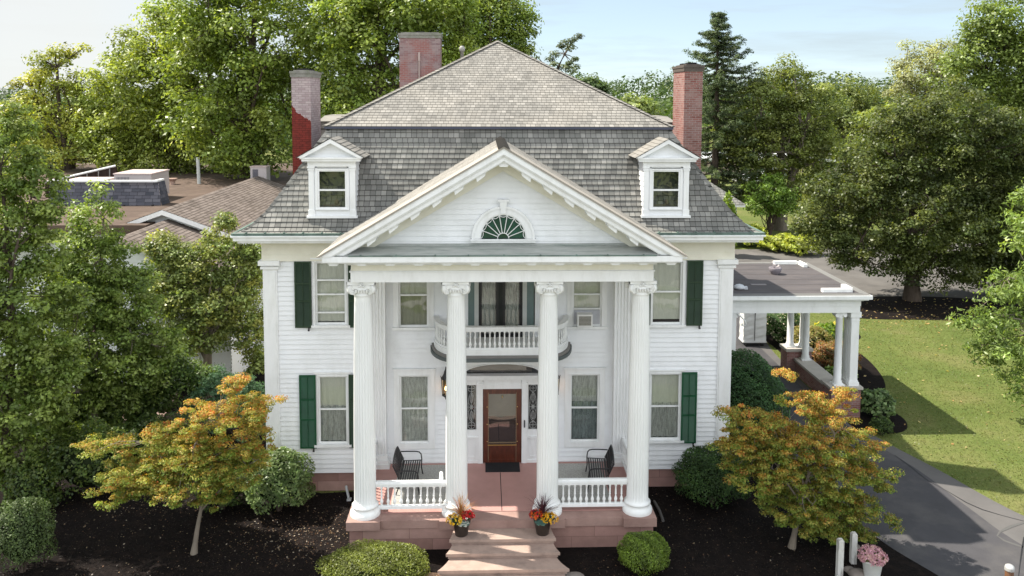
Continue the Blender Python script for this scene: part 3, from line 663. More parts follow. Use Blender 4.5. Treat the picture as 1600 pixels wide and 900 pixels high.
# ---- entrance
DC = .07
en = MB()
def eb(x0, x1, y0, y1, z0, z1): en.box(DC+x0, DC+x1, y0, y1, z0, z1)
for s in (-1, 1):
    def E(a, b, *r):
        a, b = sorted((s*a, s*b)); eb(a, b, *r)
    E(.60, .76, -.09, .02, .87, 3.36); E(.585, .785, -.12, .02, 3.36, 3.42); E(.60, .76, -.10, .02, 3.42, 3.52)
    E(.76, .80, -.03, .02, .95, 3.5); E(1.10, 1.17, -.05, .02, .95, 3.5); E(.80, 1.10, -.03, .02, 3.34, 3.5)
    E(.80, 1.10, -.03, .02, 1.70, 1.92); E(.76, 1.17, -.02, .02, .95, 1.70); E(.84, 1.08, -.035, -.02, 1.02, 1.08); E(.84, 1.08, -.035, -.02, 1.6, 1.66)
    E(.84, .87, -.035, -.02, 1.08, 1.6); E(1.05, 1.08, -.035, -.02, 1.08, 1.6); E(.76, 1.17, -.07, .02, 1.66, 1.71); E(.6, 1.2, -.05, .02, .86, .95)
eb(-.60, .60, -.06, .02, 3.22, 3.36); eb(-.59, .59, -.05, .02, 3.36, 3.52); eb(-1.2, 1.2, -.13, .02, 3.52, 3.56); eb(-1.22, 1.22, -.2, .02, 3.56, 3.64); eb(-1.24, 1.24, -.24, .02, 3.64, 3.69)
# elliptical spandrel above the transom
n = 24; arch = [(DC+1.16*math.cos(math.pi*i/n), 3.70+.30*math.sin(math.pi*i/n)) for i in range(n+1)]
for i in range(n):
    (xa, za), (xb, zb) = arch[i], arch[i+1]
    en.face([(xb, -.06, zb), (xa, -.06, za), (xa, -.06, 4.05), (xb, -.06, 4.05)]); en.face([(xa, -.06, za), (xb, -.06, zb), (xb, .05, zb), (xa, .05, za)])
    en.tube([(xa, -.07, za+.02), (xb, -.07, zb+.02)], .022, 5)
for s in (-1, 1):
    a, b = sorted((DC+s*1.16, DC+s*1.3)); en.box(a, b, -.06, .02, .87, 4.05)
eno = en.build('entrance_surround', WHITE, M_)
q = MB(); q.box(-1.15, 1.28, .3, .34, .8, 4.1); q.build('room_backdrop', DARK, eno)
q = MB(); q.face([(DC-1.15, .03, 3.69), (DC+1.15, .03, 3.69), (DC+1.15, .03, 4.02), (DC-1.15, .03, 4.02)]); to = q.build('transom_pane', PANED, eno)
q = MB(); q.face([(DC-.98, .16, 3.69), (DC+.92, .16, 3.69), (DC+.92, .16, 4.02), (DC-.98, .16, 4.02)]); q.build('transom_shade', mat('brown shade cloth', (.16, .12, .10), .9, stain=(.10, .08, .07), sscale=3.), eno)
for s in (-1, 1):
    a, b = sorted((DC+s*.80, DC+s*1.10)); c = (a+b)/2
    q = MB(); q.face([(a, .02, 1.92), (b, .02, 1.92), (b, .02, 3.34), (a, .02, 3.34)]); so = q.build('sidelight', PANED, eno)
    q = MB(); y = .005
    def ring(cx, cz, rx, rz, w=.009):
        q.tube([(cx+rx*math.cos(t), y, cz+rz*math.sin(t)) for t in np.linspace(0, 2*math.pi, 25)], w, 4)
    for cz in (2.05, 3.22): ring(c, cz, .105, .105); q.tube([(c-.105, y, cz), (c+.105, y, cz)], .008, 4); q.tube([(c, y, cz-.1), (c, y, cz+.1)], .008, 4)
    ring(c, 2.63, .105, .45); ring(c, 2.63, .045, .05); ring(c, 2.9, .04, .13); ring(c, 2.37, .04, .13)
    for zz_ in (2.63,): q.tube([(a, y, zz_), (b, y, zz_)], .008, 4)
    for xx in (a+.015, b-.015, c): q.tube([(xx, y, 1.93), (xx, y, 3.33)], .007, 4)
    for u in (-1, 1):
        q.tube([(c, y, 2.63), (c+u*.1, y, 2.78)], .006, 4); q.tube([(c, y, 2.63), (c+u*.1, y, 2.48)], .006, 4)
    q.build('leaded_tracery', mat('silver came', (.42, .43, .42), .4, .5), so)
fd = MB(); x0, x1 = DC-.595, DC+.595
fd.box(x0, x0+.16, -.045, .0, .88, 3.22); fd.box(x1-.16, x1, -.045, .0, .88, 3.22); fd.box(x0+.16, x1-.16, -.045, 0, 3.06, 3.22); fd.box(x0+.16, x1-.16, -.045, 0, 1.36, 1.44); fd.box(x0+.16, x1-.16, -.045, 0, .88, .98)
fd.box(x0+.16, x1-.16, -.03, 0, .98, 1.36)
do = fd.build('front_door', WOOD, M_)
q = MB(); q.face([(x0+.16, -.02, 1.44), (x1-.16, -.02, 1.44), (x1-.16, -.02, 3.06), (x0+.16, -.02, 3.06)]); q.build('pane', PANED, do)
q = MB(); BR_ = mat('brass', (.6, .42, .16), .3, .6, metal=.9)
for zz_ in (1.55, 2.1, 2.65):
    for xx in (x0+.13, x1-.13): q.lathe([(.018, 0), (.02, .01), (.0, .02)], (xx, -.06, zz_), 8)
q.tube([(DC, -.05, 3.0), (DC, -.06, 2.94)], .016, 6); q.box(x0+.15, x1-.15, -.052, -.045, 1.42, 1.45); q.build('fittings', BR_, do)
q = MB(); q.box(x0+.155, x0+.175, -.05, -.03, .9, 3.1); q.box(x1-.175, x1-.155, -.05, -.03, .9, 3.1); q.box(x0+.16, x1-.16, -.05, -.03, 1.5, 1.53); q.build('screen_frame', mat('aged bronze frame', (.22, .16, .10), .4, .5, metal=.4), do)
q = MB(); q.face([(x0+.17, .2, 2.25), (x1-.17, .2, 2.25), (x1-.17, .2, 3.06), (x0+.17, .2, 3.06)]); q.build('door_blind', mat('brown door blind', (.20, .165, .13), .9), do)
q = MB(); q.box(DC+.665, DC+.70, -.13, -.09, 2.02, 2.24); q.tube([(DC+.68, -.13, 2.06), (DC+.68, -.18, 2.06), (DC+.68, -.18, 2.2), (DC+.68, -.13, 2.2)], .012, 6); q.build('pull_handle', BLACK, do)
# upper balcony doors
ud = MB(); c = DC-.06
for s in (-1, 1):
    a, b = sorted((c+s*.67, c+s*.80)); ud.box(a, b, -.07, .02, 4.7, 7.25)
    a, b = sorted((c+s*.80, c+s*1.02)); ud.box(a, b, -.01, .02, 4.7, 5.2)
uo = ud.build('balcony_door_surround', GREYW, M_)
for s in (-1, 1):
    q = MB(); a, b = sorted((c+s*.80, c+s*1.02)); q.face([(a, .0, 5.2), (b, 0, 5.2), (b, 0, 7.2), (a, 0, 7.2)])
    q.build('sidelight', mat('teal grey textured glass', (.13, .19, .19), .25, .6, .1, 3, .2, 60), uo)
q = MB()
for s in (-1, 1):
    for (u0, u1) in ((.58, .67), (.06, .14)):
        a, b = sorted((c+s*u0, c+s*u1)); q.box(a, b, -.03, .02, 4.7, 7.2)
    a, b = sorted((c+s*.14, c+s*.58)); q.box(a, b, -.03, .02, 4.7, 4.95)
q.box(c-.06, c+.06, .0, .03, 4.7, 7.2); bo = q.build('balcony_door', BLACK, M_)
q = MB(); q.face([(c-.58, .0, 4.95), (c+.58, 0, 4.95), (c+.58, 0, 7.2), (c-.58, 0, 7.2)]); q.build('pane', PANE, bo)
for s in (-1, 1):
    q = MB(); n = 30; a, b = sorted((c+s*.15, c+s*.57)); q.grid([[(a+(b-a)*i/n, .08+.02*math.sin(i*1.3), z) for i in range(n+1)] for z in (4.9, 7.2)]); q.build('curtain', LACE, bo)
q = MB(); q.box(c-.9, c+.9, .5, .55, 4.6, 7.3); q.build('room_backdrop', DARK, bo)
# ---- turned baluster
BAL = [(.032, 0), (.034, .05), (.026, .06), (.028, .08), (.040, .14), (.047, .20), (.040, .27), (.022, .36), (.019, .44), (.022, .47), (.033, .485), (.024, .50), (.026, .56), (.020, .80), (.024, .88), (.034, .90), (.034, 1.0)]
def baluster(x, y, z0, z1, parent, sc=1.0, proto=[None, 0, 0]):
    k = (round(z1-z0, 3), sc)
    if proto[0] is None or proto[1] != k:
        q = MB(); H = z1-z0; q.lathe([(r*sc, z*H) for r, z in BAL], (0, 0, 0), 10); o = q.build('baluster', COLW); proto[0] = o; proto[1] = k; proto[2] = 0
    o = proto[0] if proto[2] == 0 else proto[0].copy()
    if proto[2]: COL.objects.link(o)
    proto[2] += 1; o.parent = parent; o.location = (x, y, z0)
# ---- balcony
BC = .03
def bpath(hx, dy, n=20, flat=.62):
    pts = []
    for i in range(n+1):
        a = math.pi/2*i/n; pts.append((hx*flat+hx*(1-flat)*math.cos(a), -dy*math.sin(a)))
    R_ = [(BC+x, y) for x, y in pts]; Lf = [(BC-x, y) for x, y in pts][::-1]
    return R_+Lf
def slab(mb, path, z0, z1, close=True):
    mb.prism([(x, y) for x, y in path][::-1], z0, z1, 'z')
bl = MB(); slab(bl, bpath(2.05, 1.34), 4.68, 4.84); slab(bl, bpath(2.06, 1.32), 4.42, 4.50); slab(bl, bpath(1.9, .98), 4.32, 4.42); slab(bl, bpath(1.6, .6), 4.2, 4.32)
blo = bl.build('balcony', WHITE, M_)
q = MB(); slab(q, bpath(2.16, 1.42), 4.50, 4.60); q.build('balcony_edge', GREYP, blo)
q = MB(); slab(q, bpath(2.12, 1.38), 4.60, 4.68); q.build('balcony_deck', mat('weathered deck', (.2, .19, .18), .8), blo)
def band(mb, path, w, z0, z1):
    n = len(path); inn, out = [], []
    for i, p in enumerate(path):
        a = Vector(path[max(i-1, 0)]); b = Vector(path[min(i+1, n-1)]); d = (b-a).normalized(); nn = Vector((-d.y, d.x))*w/2
        inn.append((p[0]+nn.x, p[1]+nn.y)); out.append((p[0]-nn.x, p[1]-nn.y))
    rows = [[(x, y, z) for x, y in r] for r, z in ((inn, z0), (out, z0), (out, z1), (inn, z1), (inn, z0))]
    mb.grid(rows, False)
q = MB(); P1 = bpath(1.98, 1.27, 28); band(q, P1, .12, 5.38, 5.44); band(q, P1, .17, 5.44, 5.52); band(q, P1, .10, 4.84, 4.90); q.build('balcony_rail', WHITE, blo)
pp = [Vector(p) for p in P1]; cum = [0]
for i in range(1, len(pp)): cum.append(cum[-1]+(pp[i]-pp[i-1]).length)
nb = 40
for j in range(nb):
    s = cum[-1]*(j+.5)/nb; i = max(k for k in range(len(cum)) if cum[k] <= s); i = min(i, len(pp)-2); f = (s-cum[i])/(cum[i+1]-cum[i]); p = pp[i].lerp(pp[i+1], f)
    baluster(p.x, p.y, 4.90, 5.38, blo, .95)
# ---- dormers
def dormer(cx):
    q = MB(); y = -.24; hw = .69
    siding(q, -.24, .9, 8.6, 10.35, lambda a, o, z: (cx+hw-.02+o, a, z)); siding(q, -.9, .24, 8.6, 10.35, lambda a, o, z: (cx-hw+.02-o, -a, z))
    q.box(cx-hw+.03, cx-.45, y+.01, y+.1, 8.6, 10.1); q.box(cx+.45, cx+hw-.03, y+.01, y+.1, 8.6, 10.1); q.box(cx-hw+.03, cx+hw-.03, y+.01, y+.1, 10.06, 10.35); q.box(cx-.45, cx+.45, y+.012, y+.09, 8.6, 8.84)
    d = q.build('dormer', SIDE, M_)
    q = MB()
    for s in (-1, 1):
        a, b = sorted((cx+s*(hw-.16), cx+s*hw)); q.box(a, b, y-.03, y+.1, 8.72, 10.06); q.box(a-.02, b+.02, y-.05, y+.1, 9.98, 10.03); q.box(a-.03, b+.03, y-.06, y+.1, 10.05, 10.10)
        q.box(a-.02, b+.02, y-.05, y+.1, 8.62, 8.80)
    q.box(cx-hw-.06, cx+hw+.06, y-.09, y+.05, 8.56, 8.63); q.box(cx-hw-.02, cx+hw+.02, y-.05, y+.1, 10.10, 10.26)
    # horizontal and raking cornices of the little gable
    q.box(cx-.86, cx+.86, y-.17, y+.05, 10.26, 10.33); q.box(cx-.90, cx+.90, y-.21, y+.05, 10.33, 10.38)
    for s in (-1, 1):
        q.prism([(cx+s*.97, 10.37), (cx, 10.93), (cx, 10.80), (cx+s*.80, 10.37)] if s < 0 else [(cx+.80, 10.37), (cx, 10.80), (cx, 10.93), (cx+.97, 10.37)], y-.24, y-.02)
    q.build('dormer_trim', WHITE, d)
    q = MB(); siding(q, cx-.85, cx+.85, 10.38, 10.88, lambda a, o, z: (a, y-.04-o, z), lap=.11, proud=.012, lo=lambda z: cx-.85*(10.88-z)/.5, hi=lambda z: cx+.85*(10.88-z)/.5); q.build('dormer_pediment', SIDE, d)
    q = MB()
    for s in (-1, 1):
        Lp = []; Rp = []
        for t in np.linspace(0, 1, 8):
            x = cx+s*(1.0-1.0*t); z = 10.375+.575*t; yb = .70+.5*t
            Lp.append((x, y-.27, z)); Rp.append((x, yb, z))
        if s > 0: lapped(q, Lp, Rp, (s*.5, 0, .87), udir=(0, 1, 0), tab=.2)
        else: lapped(q, Rp, Lp, (s*.5, 0, .87), udir=(0, -1, 0), tab=.2)
    q.build('dormer_roof', SHINGU, d)
    # window
    q = MB(); h = .38; z0, z1 = 8.88, 9.95; yy = y-.02
    q.box(cx-.5, cx-h-.05, yy, yy+.08, 8.82, 10.04); q.box(cx+h+.05, cx+.5, yy, yy+.08, 8.82, 10.04); q.box(cx-h-.05, cx+h+.05, yy, yy+.08, z1+.04, 10.04)
    q.box(cx-h-.05, cx-h, yy+.02, yy+.07, z0, z1+.04); q.box(cx+h, cx+h+.05, yy+.02, yy+.07, z0, z1+.04); q.box(cx-h, cx+h, yy+.02, yy+.07, z1, z1+.04); q.box(cx-h-.05, cx+h+.05, yy+.01, yy+.08, z0-.05, z0); q.box(cx-h, cx+h, yy+.01, yy+.07, 9.37, 9.42)
    q.box(cx-.5, cx+.5, yy-.03, yy+.08, 8.80, 8.83); q.build('sash', WHITE, d)
    q = MB(); q.face([(cx-h, yy+.055, z0), (cx+h, yy+.055, z0), (cx+h, yy+.055, z1), (cx-h, yy+.055, z1)]); q.build('pane', PANED, d)
    q = MB(); q.box(cx-.44, cx+.44, y+.5, y+.52, 8.85, 10.0); q.build('room_backdrop', mat('dim attic', (.10, .10, .10), .9), d)
    q = MB(); q.box(cx-.3, cx+.2, y+.2, y+.32, 8.88, 8.93); q.lathe([(.02, 0), (.07, .02), (.05, .12), (.03, .16)], (cx+.08, y+.26, 8.93), 10); q.build('ornament', mat('dusty ornament', (.22, .17, .14), .7), d)
dormer(-5.01); dormer(4.98)
# ---------------------------------------------------------------- portico
PX, PYC = 3.72, -3.06
en = MB()
for (hx, y0, z0, z1) in ((3.98, -3.47, 7.33, 7.60), (4.01, -3.50, 7.60, 7.63), (3.97, -3.46, 7.63, 7.80), (4.05, -3.54, 7.80, 7.86)):
    en.box(-hx, hx, y0, -2.72, z0, z1)
    for s in (-1, 1):
        a, b = sorted((s*hx, s*(hx-.62))); en.box(a, b, -2.72, -.02, z0, z1)
port = en.build('portico', WHITE, M_)
q = MB(); q.box(-3.36, 3.36, -2.72, -.02, 7.55, 7.6); q.build('portico_ceiling', CREAM, port)
q = MB(); q.box(-3.96, 3.96, -3.475, -3.462, 7.64, 7.79); q.build('frieze_board', CREAM, port)
q = MB()
q.box(-4.5, 4.5, -3.84, -2.9, 7.90, 7.95); q.box(-4.62, 4.62, -3.95, -2.9, 7.95, 8.10)
for s in (-1, 1):
    a, b = sorted((s*4.5, s*3.5)); q.box(a, b, -2.9, -.70, 7.90, 7.95); a, b = sorted((s*4.62, s*3.5)); q.box(a, b, -2.9, -.72, 7.95, 8.10)
for k in range(-6, 7):
    x = k*.727
    if abs(x) < 4.4: q.prism([(x-.13, 7.90), (x-.10, 7.84), (x+.10, 7.84), (x+.13, 7.90)], -3.82, -3.50); q.box(x-.14, x+.14, -3.83, -3.50, 7.885, 7.898)
for s in (-1, 1):
    for k in range(4):
        y = -3.1+k*.7; a, b = sorted((s*4.05, s*4.42)); q.box(a, b, y-.12, y+.12, 7.84, 7.90)
q.build('horizontal_cornice', WHITE, port)
RA, RT, RS = 10.89, 4.70, .595
def rband(mb, a, b, y0, y1, zb=8.10, xa=0.):
    for s in (-1, 1):
        ta, tb = (RA-a-zb)/RS, (RA-b-zb)/RS
        poly = [(0, RA-b), (s*tb, zb), (s*ta, zb), (0, RA-a)]
        if s > 0: poly = poly
        else: poly = poly[::-1]
        mb.prism(poly, y0, y1)
q = MB()
rband(q, .02, .17, -3.97, -2.9); rband(q, .17, .21, -3.93, -2.9); rband(q, .21, .34, -3.88, -2.9); rband(q, .34, .37, -3.84, -2.9)
q.build('raking_cornice', WHITE, port)
q = MB(); rband(q, -.035, .02, -3.995, -2.9, 8.09); q.build('rake_edge', mat('tan roof edge', (.34, .31, .27), .8, .2), port)
q = MB(); rband(q, .37, .66, -3.20, -3.0, 8.2); rband(q, .37, .44, -3.26, -3.2, 8.2); q.build('raking_frieze', CREAM, port)
q = MB()
for s in (-1, 1):
    for k in range(8):
        x = s*(.02+k*.56) if k else 0
        if k == 0 and s > 0: continue
        z = RA-.37-abs(x)*RS; w = .13
        pts = [(x-w, z+w*RS*(1 if x < 0 else -1 if x > 0 else -1)), (x+w, z-w*RS*(1 if x < 0 else -1 if x > 0 else 1))]
        if x == 0: q.prism([(-w, z-w*RS), (-w+.03, z-.13), (w-.03, z-.13), (w, z-w*RS), (0, z)], -3.80, -3.2); continue
        sg = 1 if x > 0 else -1
        if z < 8.3: continue
        q.prism([(x-w, z+sg*w*RS), (x-w+.03, z+sg*w*RS-.10), (x+w-.03, z-sg*w*RS-.10), (x+w, z-sg*w*RS)], -3.80, -3.2)
q.build('modillions', WHITE, port)
q = MB(); tz = lambda z: (10.36-z)/RS
siding(q, -4, 4, 8.20, 10.33, lambda a, o, z: (a, -3.08-o, z), lap=.145, proud=.024, lo=lambda z: -tz(z), hi=lambda z: tz(z)); q.build('tympanum', SIDE, port)
q = MB(); q.grid([[(-4.35, -3.94, 8.115), (4.35, -3.94, 8.115)], [(-3.6, -3.10, 8.23), (3.6, -3.10, 8.23)]], False); q.grid([[(-3.6, -3.10, 8.23), (3.6, -3.10, 8.23)], [(-3.55, -3.10, 8.29), (3.55, -3.10, 8.29)]], False); q.build('metal_flashing', LEAD, port)
q = MB(); q.box(-3.95, 3.95, -3.965, -3.90, 8.10, 8.125)
for k in range(9): x = -3.6+k*.9+random.uniform(-.1, .1); q.box(x-.02, x+.02, -3.97, -3.86, 8.10, 8.14)
q.build('copper_drip', COPPER, port)
q = MB(); NRr = 30
for s in (-1, 1):
    Lp, Rp = [], []
    for t in np.linspace(0, 1, NRr+1):
        Lp.append((s*RT*(1-t), -4.0, RA-RT*RS*(1-t)+.012)); Rp.append((s*RT*(1-t), -.9+2.3*t, RA-RT*RS*(1-t)+.012))
    if s > 0: lapped(q, Lp, Rp, (.51, 0, .86), udir=(0, 1, 0))
    else: lapped(q, Rp, Lp, (-.51, 0, .86), udir=(0, -1, 0))
q.build('portico_roof', SHINGU, port)
q = MB()
for i in range(19):
    y = -4.01+i*.28; zf, zb = RA+.075, RA+.055
    for s in (-1, 1):
        f = [(0, y, zf), (0, y+.28, zb), (s*.15, y+.28, zb-.15*RS), (s*.15, y, zf-.15*RS)]; q.face(f if s < 0 else f[::-1], [(i+.1, .2), (i+.9, .2), (i+.9, .8), (i+.1, .8)])
    q.face([(-.15, y, zf-.15*RS), (-.15, y, zf-.15*RS-.03), (0, y, zf-.03), (.15, y, zf-.15*RS-.03), (.15, y, zf-.15*RS), (0, y, zf)], [(i+.5, .5)]*6)
q.build('ridge_cap', SHINGU, port)
# fan window
q = MB(); fx, fz, frx, frz = .01, 8.42, .62, .66; n = 32
def earc(rx, rz, k=n): return [(fx+rx*math.cos(math.pi*i/k), fz+rz*math.sin(math.pi*i/k)) for i in range(k+1)]
def arcband(mb, r0, r1, y0, y1):
    A, B = earc(*r0), earc(*r1)
    for i in range(n):
        mb.face([(A[i+1][0], y0, A[i+1][1]), (A[i][0], y0, A[i][1]), (B[i][0], y0, B[i][1]), (B[i+1][0], y0, B[i+1][1])])
        mb.face([(B[i][0], y0, B[i][1]), (B[i][0], y1, B[i][1]), (B[i+1][0], y1, B[i+1][1]), (B[i+1][0], y0, B[i+1][1])])
        mb.face([(A[i+1][0], y0, A[i+1][1]), (A[i+1][0], y1, A[i+1][1]), (A[i][0], y1, A[i][1]), (A[i][0], y0, A[i][1])])
arcband(q, (frx, frz), (frx+.16, frz+.15), -3.17, -3.08); arcband(q, (frx+.16, frz+.15), (frx+.22, frz+.21), -3.20, -3.08); arcband(q, (frx-.03, frz-.03), (frx, frz), -3.14, -3.08)
q.box(fx-frx-.24, fx+frx+.24, -3.19, -3.08, fz-.10, fz); q.box(fx-frx-.26, fx+frx+.26, -3.22, -3.08, fz-.04, fz-.0)
q.prism([(fx-.06, fz+frz+.02), (fx+.06, fz+frz+.02), (fx+.10, fz+frz+.34), (fx-.10, fz+frz+.34)], -3.235, -3.08); q.box(fx-.14, fx+.14, -3.25, -3.08, fz+frz+.34, fz+frz+.39)
fo = q.build('fan_window', WHITE, port)
q = MB(); q.face([(x, -3.105, z) for x, z in earc(frx, frz)][::-1]); q.build('fan_glass', mat('dark green fan glass', (.012, .055, .045), .08, .9, .4, 3), fo)
q = MB(); q.lathe([(.0, 0)], (0, 0, 0), 3, cap=False) if 0 else None
y = -3.125
q.tube([(fx+.15*math.cos(t), y, fz+.15*math.sin(t)) for t in np.linspace(0, math.pi, 14)], .014, 5)
for k in range(1, 9):
    t = math.pi*k/9; q.tube([(fx+.15*math.cos(t), y, fz+.15*math.sin(t)), (fx+(frx-.02)*math.cos(t), y, fz+(frz-.02)*math.sin(t))], .012, 5)
for k in range(9):
    t0, t1 = math.pi*k/9, math.pi*(k+1)/9
    a = np.array([(frx-.03)*math.cos(t0), (frz-.03)*math.sin(t0)]); b = np.array([(frx-.03)*math.cos(t1), (frz-.03)*math.sin(t1)]); mid = (a+b)/2*.86
    q.tube([(fx+p[0], y, fz+p[1]) for p in [a*(1-u)**2+2*mid*u*(1-u)+b*u*u for u in np.linspace(0, 1, 8)]], .010, 5)
q.build('fan_muntins', WHITE, fo)
# columns
COLP = [(.405, .85), (.41, .90), (.40, .96), (.36, 1.0), (.345, 1.02), (.335, 1.06), (.345, 1.09), (.36, 1.10), (.36, 1.13), (.33, 1.16), (.305, 1.18), (.298, 1.24), (.296, 1.30), (.296, 2.4), (.288, 3.6), (.272, 4.8), (.250, 6.0), (.232, 6.85), (.232, 6.90), (.25, 6.92), (.25, 6.95), (.235, 6.97), (.24, 7.02), (.29, 7.08), (.30, 7.13), (.25, 7.2)]
def dense(pr):
    out = []
    for (r0, z0), (r1, z1) in zip(pr, pr[1:]):
        out.append((r0, z0))
        if z1-z0 > .5:
            for k in range(1, 4): t = k/4; out.append((r0+(r1-r0)*t, z0+(z1-z0)*t))
    return out+[pr[-1]]
q = MB(); q.lathe(dense(COLP), (0, 0, 0), 96, flutes=(1.26, 6.84, .13)); cm = q.build('column', COLW)
q = MB()
for s0 in range(4):
    a = math.pi/4+s0*math.pi/2; c, s = math.cos(a), math.sin(a); R0 = .36
    # thick disc standing in the diagonal plane
    for side in (-1, 1):
        n_ = Vector((-s, c, 0))*side
        rows = []
        for (r, o) in ((0, .055), (.03, .062), (.035, .048), (.075, .046), (.08, .058), (.095, .058), (.10, .044), (.125, .044), (.13, .055), (.15, .05), (.152, 0)):
            rows.append([Vector((c*(R0-.02+r*math.cos(t)), s*(R0-.02+r*math.cos(t)), 7.12+r*math.sin(t)))+n_*o for t in np.linspace(0, 2*math.pi, 21)[:-1]])
        q.grid(rows, True, True)
    a2 = s0*math.pi/2; c, s = math.cos(a2), math.sin(a2)
    for k in range(8):      # concave channel between volutes
        u0, u1 = -.30+k*.075, -.30+(k+1)*.075
        f = lambda u: .285+.35*u*u
        P0 = lambda u, z, d=0: (c*(f(u)+d)-s*u, s*(f(u)+d)+c*u, z)
        q.face([P0(u0, 7.13), P0(u1, 7.13), P0(u1, 7.25), P0(u0, 7.25)]); q.face([P0(u0, 7.13, -.1), P0(u1, 7.13, -.1), P0(u1, 7.13), P0(u0, 7.13)])
        g = lambda u: .325+.45*u*u
        P1_ = lambda u, z, d=0: (c*(g(u)+d)-s*u, s*(g(u)+d)+c*u, z)
        q.face([P1_(u0*1.18, 7.25), P1_(u1*1.18, 7.25), P1_(u1*1.18, 7.33), P1_(u0*1.18, 7.33)]); q.face([P1_(u0*1.18, 7.25, -.2), P1_(u1*1.18, 7.25, -.2), P1_(u1*1.18, 7.25), P1_(u0*1.18, 7.25)])
        q.face([(0, 0, 7.325), P1_(u0*1.18, 7.325), P1_(u1*1.18, 7.325)])
    q.tube([(c*.31-s*u, s*.31+c*u, 7.17+.05*math.cos(u*16)) for u in (-.09, -.05, 0, .05, .09)], .02, 6)
    for k in range(6):
        t = k*math.pi/3; q.tube([(c*.35-s*.035*math.cos(t), s*.35+c*.035*math.cos(t), 7.26+.035*math.sin(t)), (c*.355-s*.06*math.cos(t), s*.355+c*.06*math.cos(t), 7.26+.06*math.sin(t))], .018, 5)
    q.tube([(c*.33, s*.33, 7.26), (c*.38, s*.38, 7.26)], .022, 6)
    for k in range(5): u = -.14+k*.07; q.tube([(c*.285-s*u, s*.285+c*u, 7.03), (c*.30-s*u, s*.30+c*u, 7.11)], .026, 5)
cap = q.build('capital', COLW); cap.parent = cm
for i, x in enumerate((-3.72, -1.24, 1.24, 3.72)):
    o = cm if i == 0 else copy_tree(cm, None)
    o.parent = port; o.location = (x, PYC, 0)
# the portico's columns are parts of it; wall pilasters
for s in (-1, 1):
    x0, x1 = sorted((s*3.47, s*4.02)); y0 = -.30; pts = [(x1, 0), (x0, 0), (x0, y0)]
    nfl = 5; wd = (x1-x0-.06)/nfl
    for k in range(nfl):
        a = x0+.03+k*wd; pts += [(a+.015, y0), (a+.03, y0+.03), (a+wd/2, y0+.04), (a+wd-.03, y0+.03), (a+wd-.015, y0)]
    pts += [(x1, y0)]
    q = MB(); q.prism(pts[::-1], 1.25, 7.05, 'z'); q.box(x0-.0, x1+.0, y0-.002, 0, 7.05, 7.1)
    for (e, z0, z1) in ((.03, 1.12, 1.25), (.07, 1.0, 1.12), (.10, .862, 1.0), (.03, 7.1, 7.18), (.06, 7.18, 7.33)): q.box(x0-e, x1+e, y0-e, 0, z0, z1)
    q.build('wall_pilaster', WHITE, port)
# ---------------------------------------------------------------- porch
q = MB(); q.box(-4.10, 4.10, -3.42, -.02, -.1, .62, True); pf = q.build('porch_base', STONEB, M_)
q = MB(); q.box(-4.14, 4.14, -3.46, -.0, .622, .84)
for x in (-3.72, -1.24, 1.24, 3.72): q.box(x-.45, x+.45, -3.545, -2.62, .62, .85)
q.box(-.79, .79, -3.52, -2.9, .621, .846); q.build('stone_coping', STONE, pf)
q = MB(); q.box(-4.0, 4.0, -3.04, -.01, .84, .862); fo_ = q.build('porch_floor', FLOORP, M_)
for s in (-1, 1):
    q = MB(); a, b = sorted((s*1.33, s*3.08)); q.box(a, b, -2.72, -.14, .862, .866); q.build('speckled_floor_panel', FLOORG, fo_)
q = MB(); q.box(-.01, .01, -3.03, -.7, .862, .8635); q.build('floor_joint', DARK, fo_)
# steps
def tread(k, zt, yb, yf, hb, hf):
    n = 8
    def outline(e, yfr):
        R_ = [(hb+(hf-hb)*(i/n)**1.8-e, yb+(yfr-yb)*i/n) for i in range(n+1)]
        return R_+[(-x, y) for x, y in R_][::-1]
    q = MB(); q.prism(outline(0, yf)[::-1], zt-.075, zt, 'z'); q.prism(outline(.05, yf+.05)[::-1], zt-.155, zt-.076, 'z'); q.prism(outline(.10, yf+.06)[::-1], -.6, zt-.156, 'z'); return q
SS = [(.62, -3.40, -4.07, 1.30, 1.40), (.47, -3.9, -4.48, 1.32, 1.47), (.32, -4.3, -4.98, 1.37, 1.66), (.17, -4.8, -5.45, 1.50, 1.82), (.04, -5.3, -5.95, 1.7, 2.05)]
q = MB(); tag(q.box(-.1, .1, -3.6, -3.5, -.5, -.4).build('front_steps', STONE, M_))
st = bpy.data.objects['front_steps']
for k, a in enumerate(SS): tread(k, *a).build('step', STEPST, st)
# walk in front
q = MB(); q.face([(-1.6, -30, .02), (1.6, -30, .02), (1.6, -5.6, .02), (-1.6, -5.6, .02)]); tag(q.build('front_walk', mat('concrete walk', (.3, .28, .25), .9, .2, .1, 1)), kind='structure')
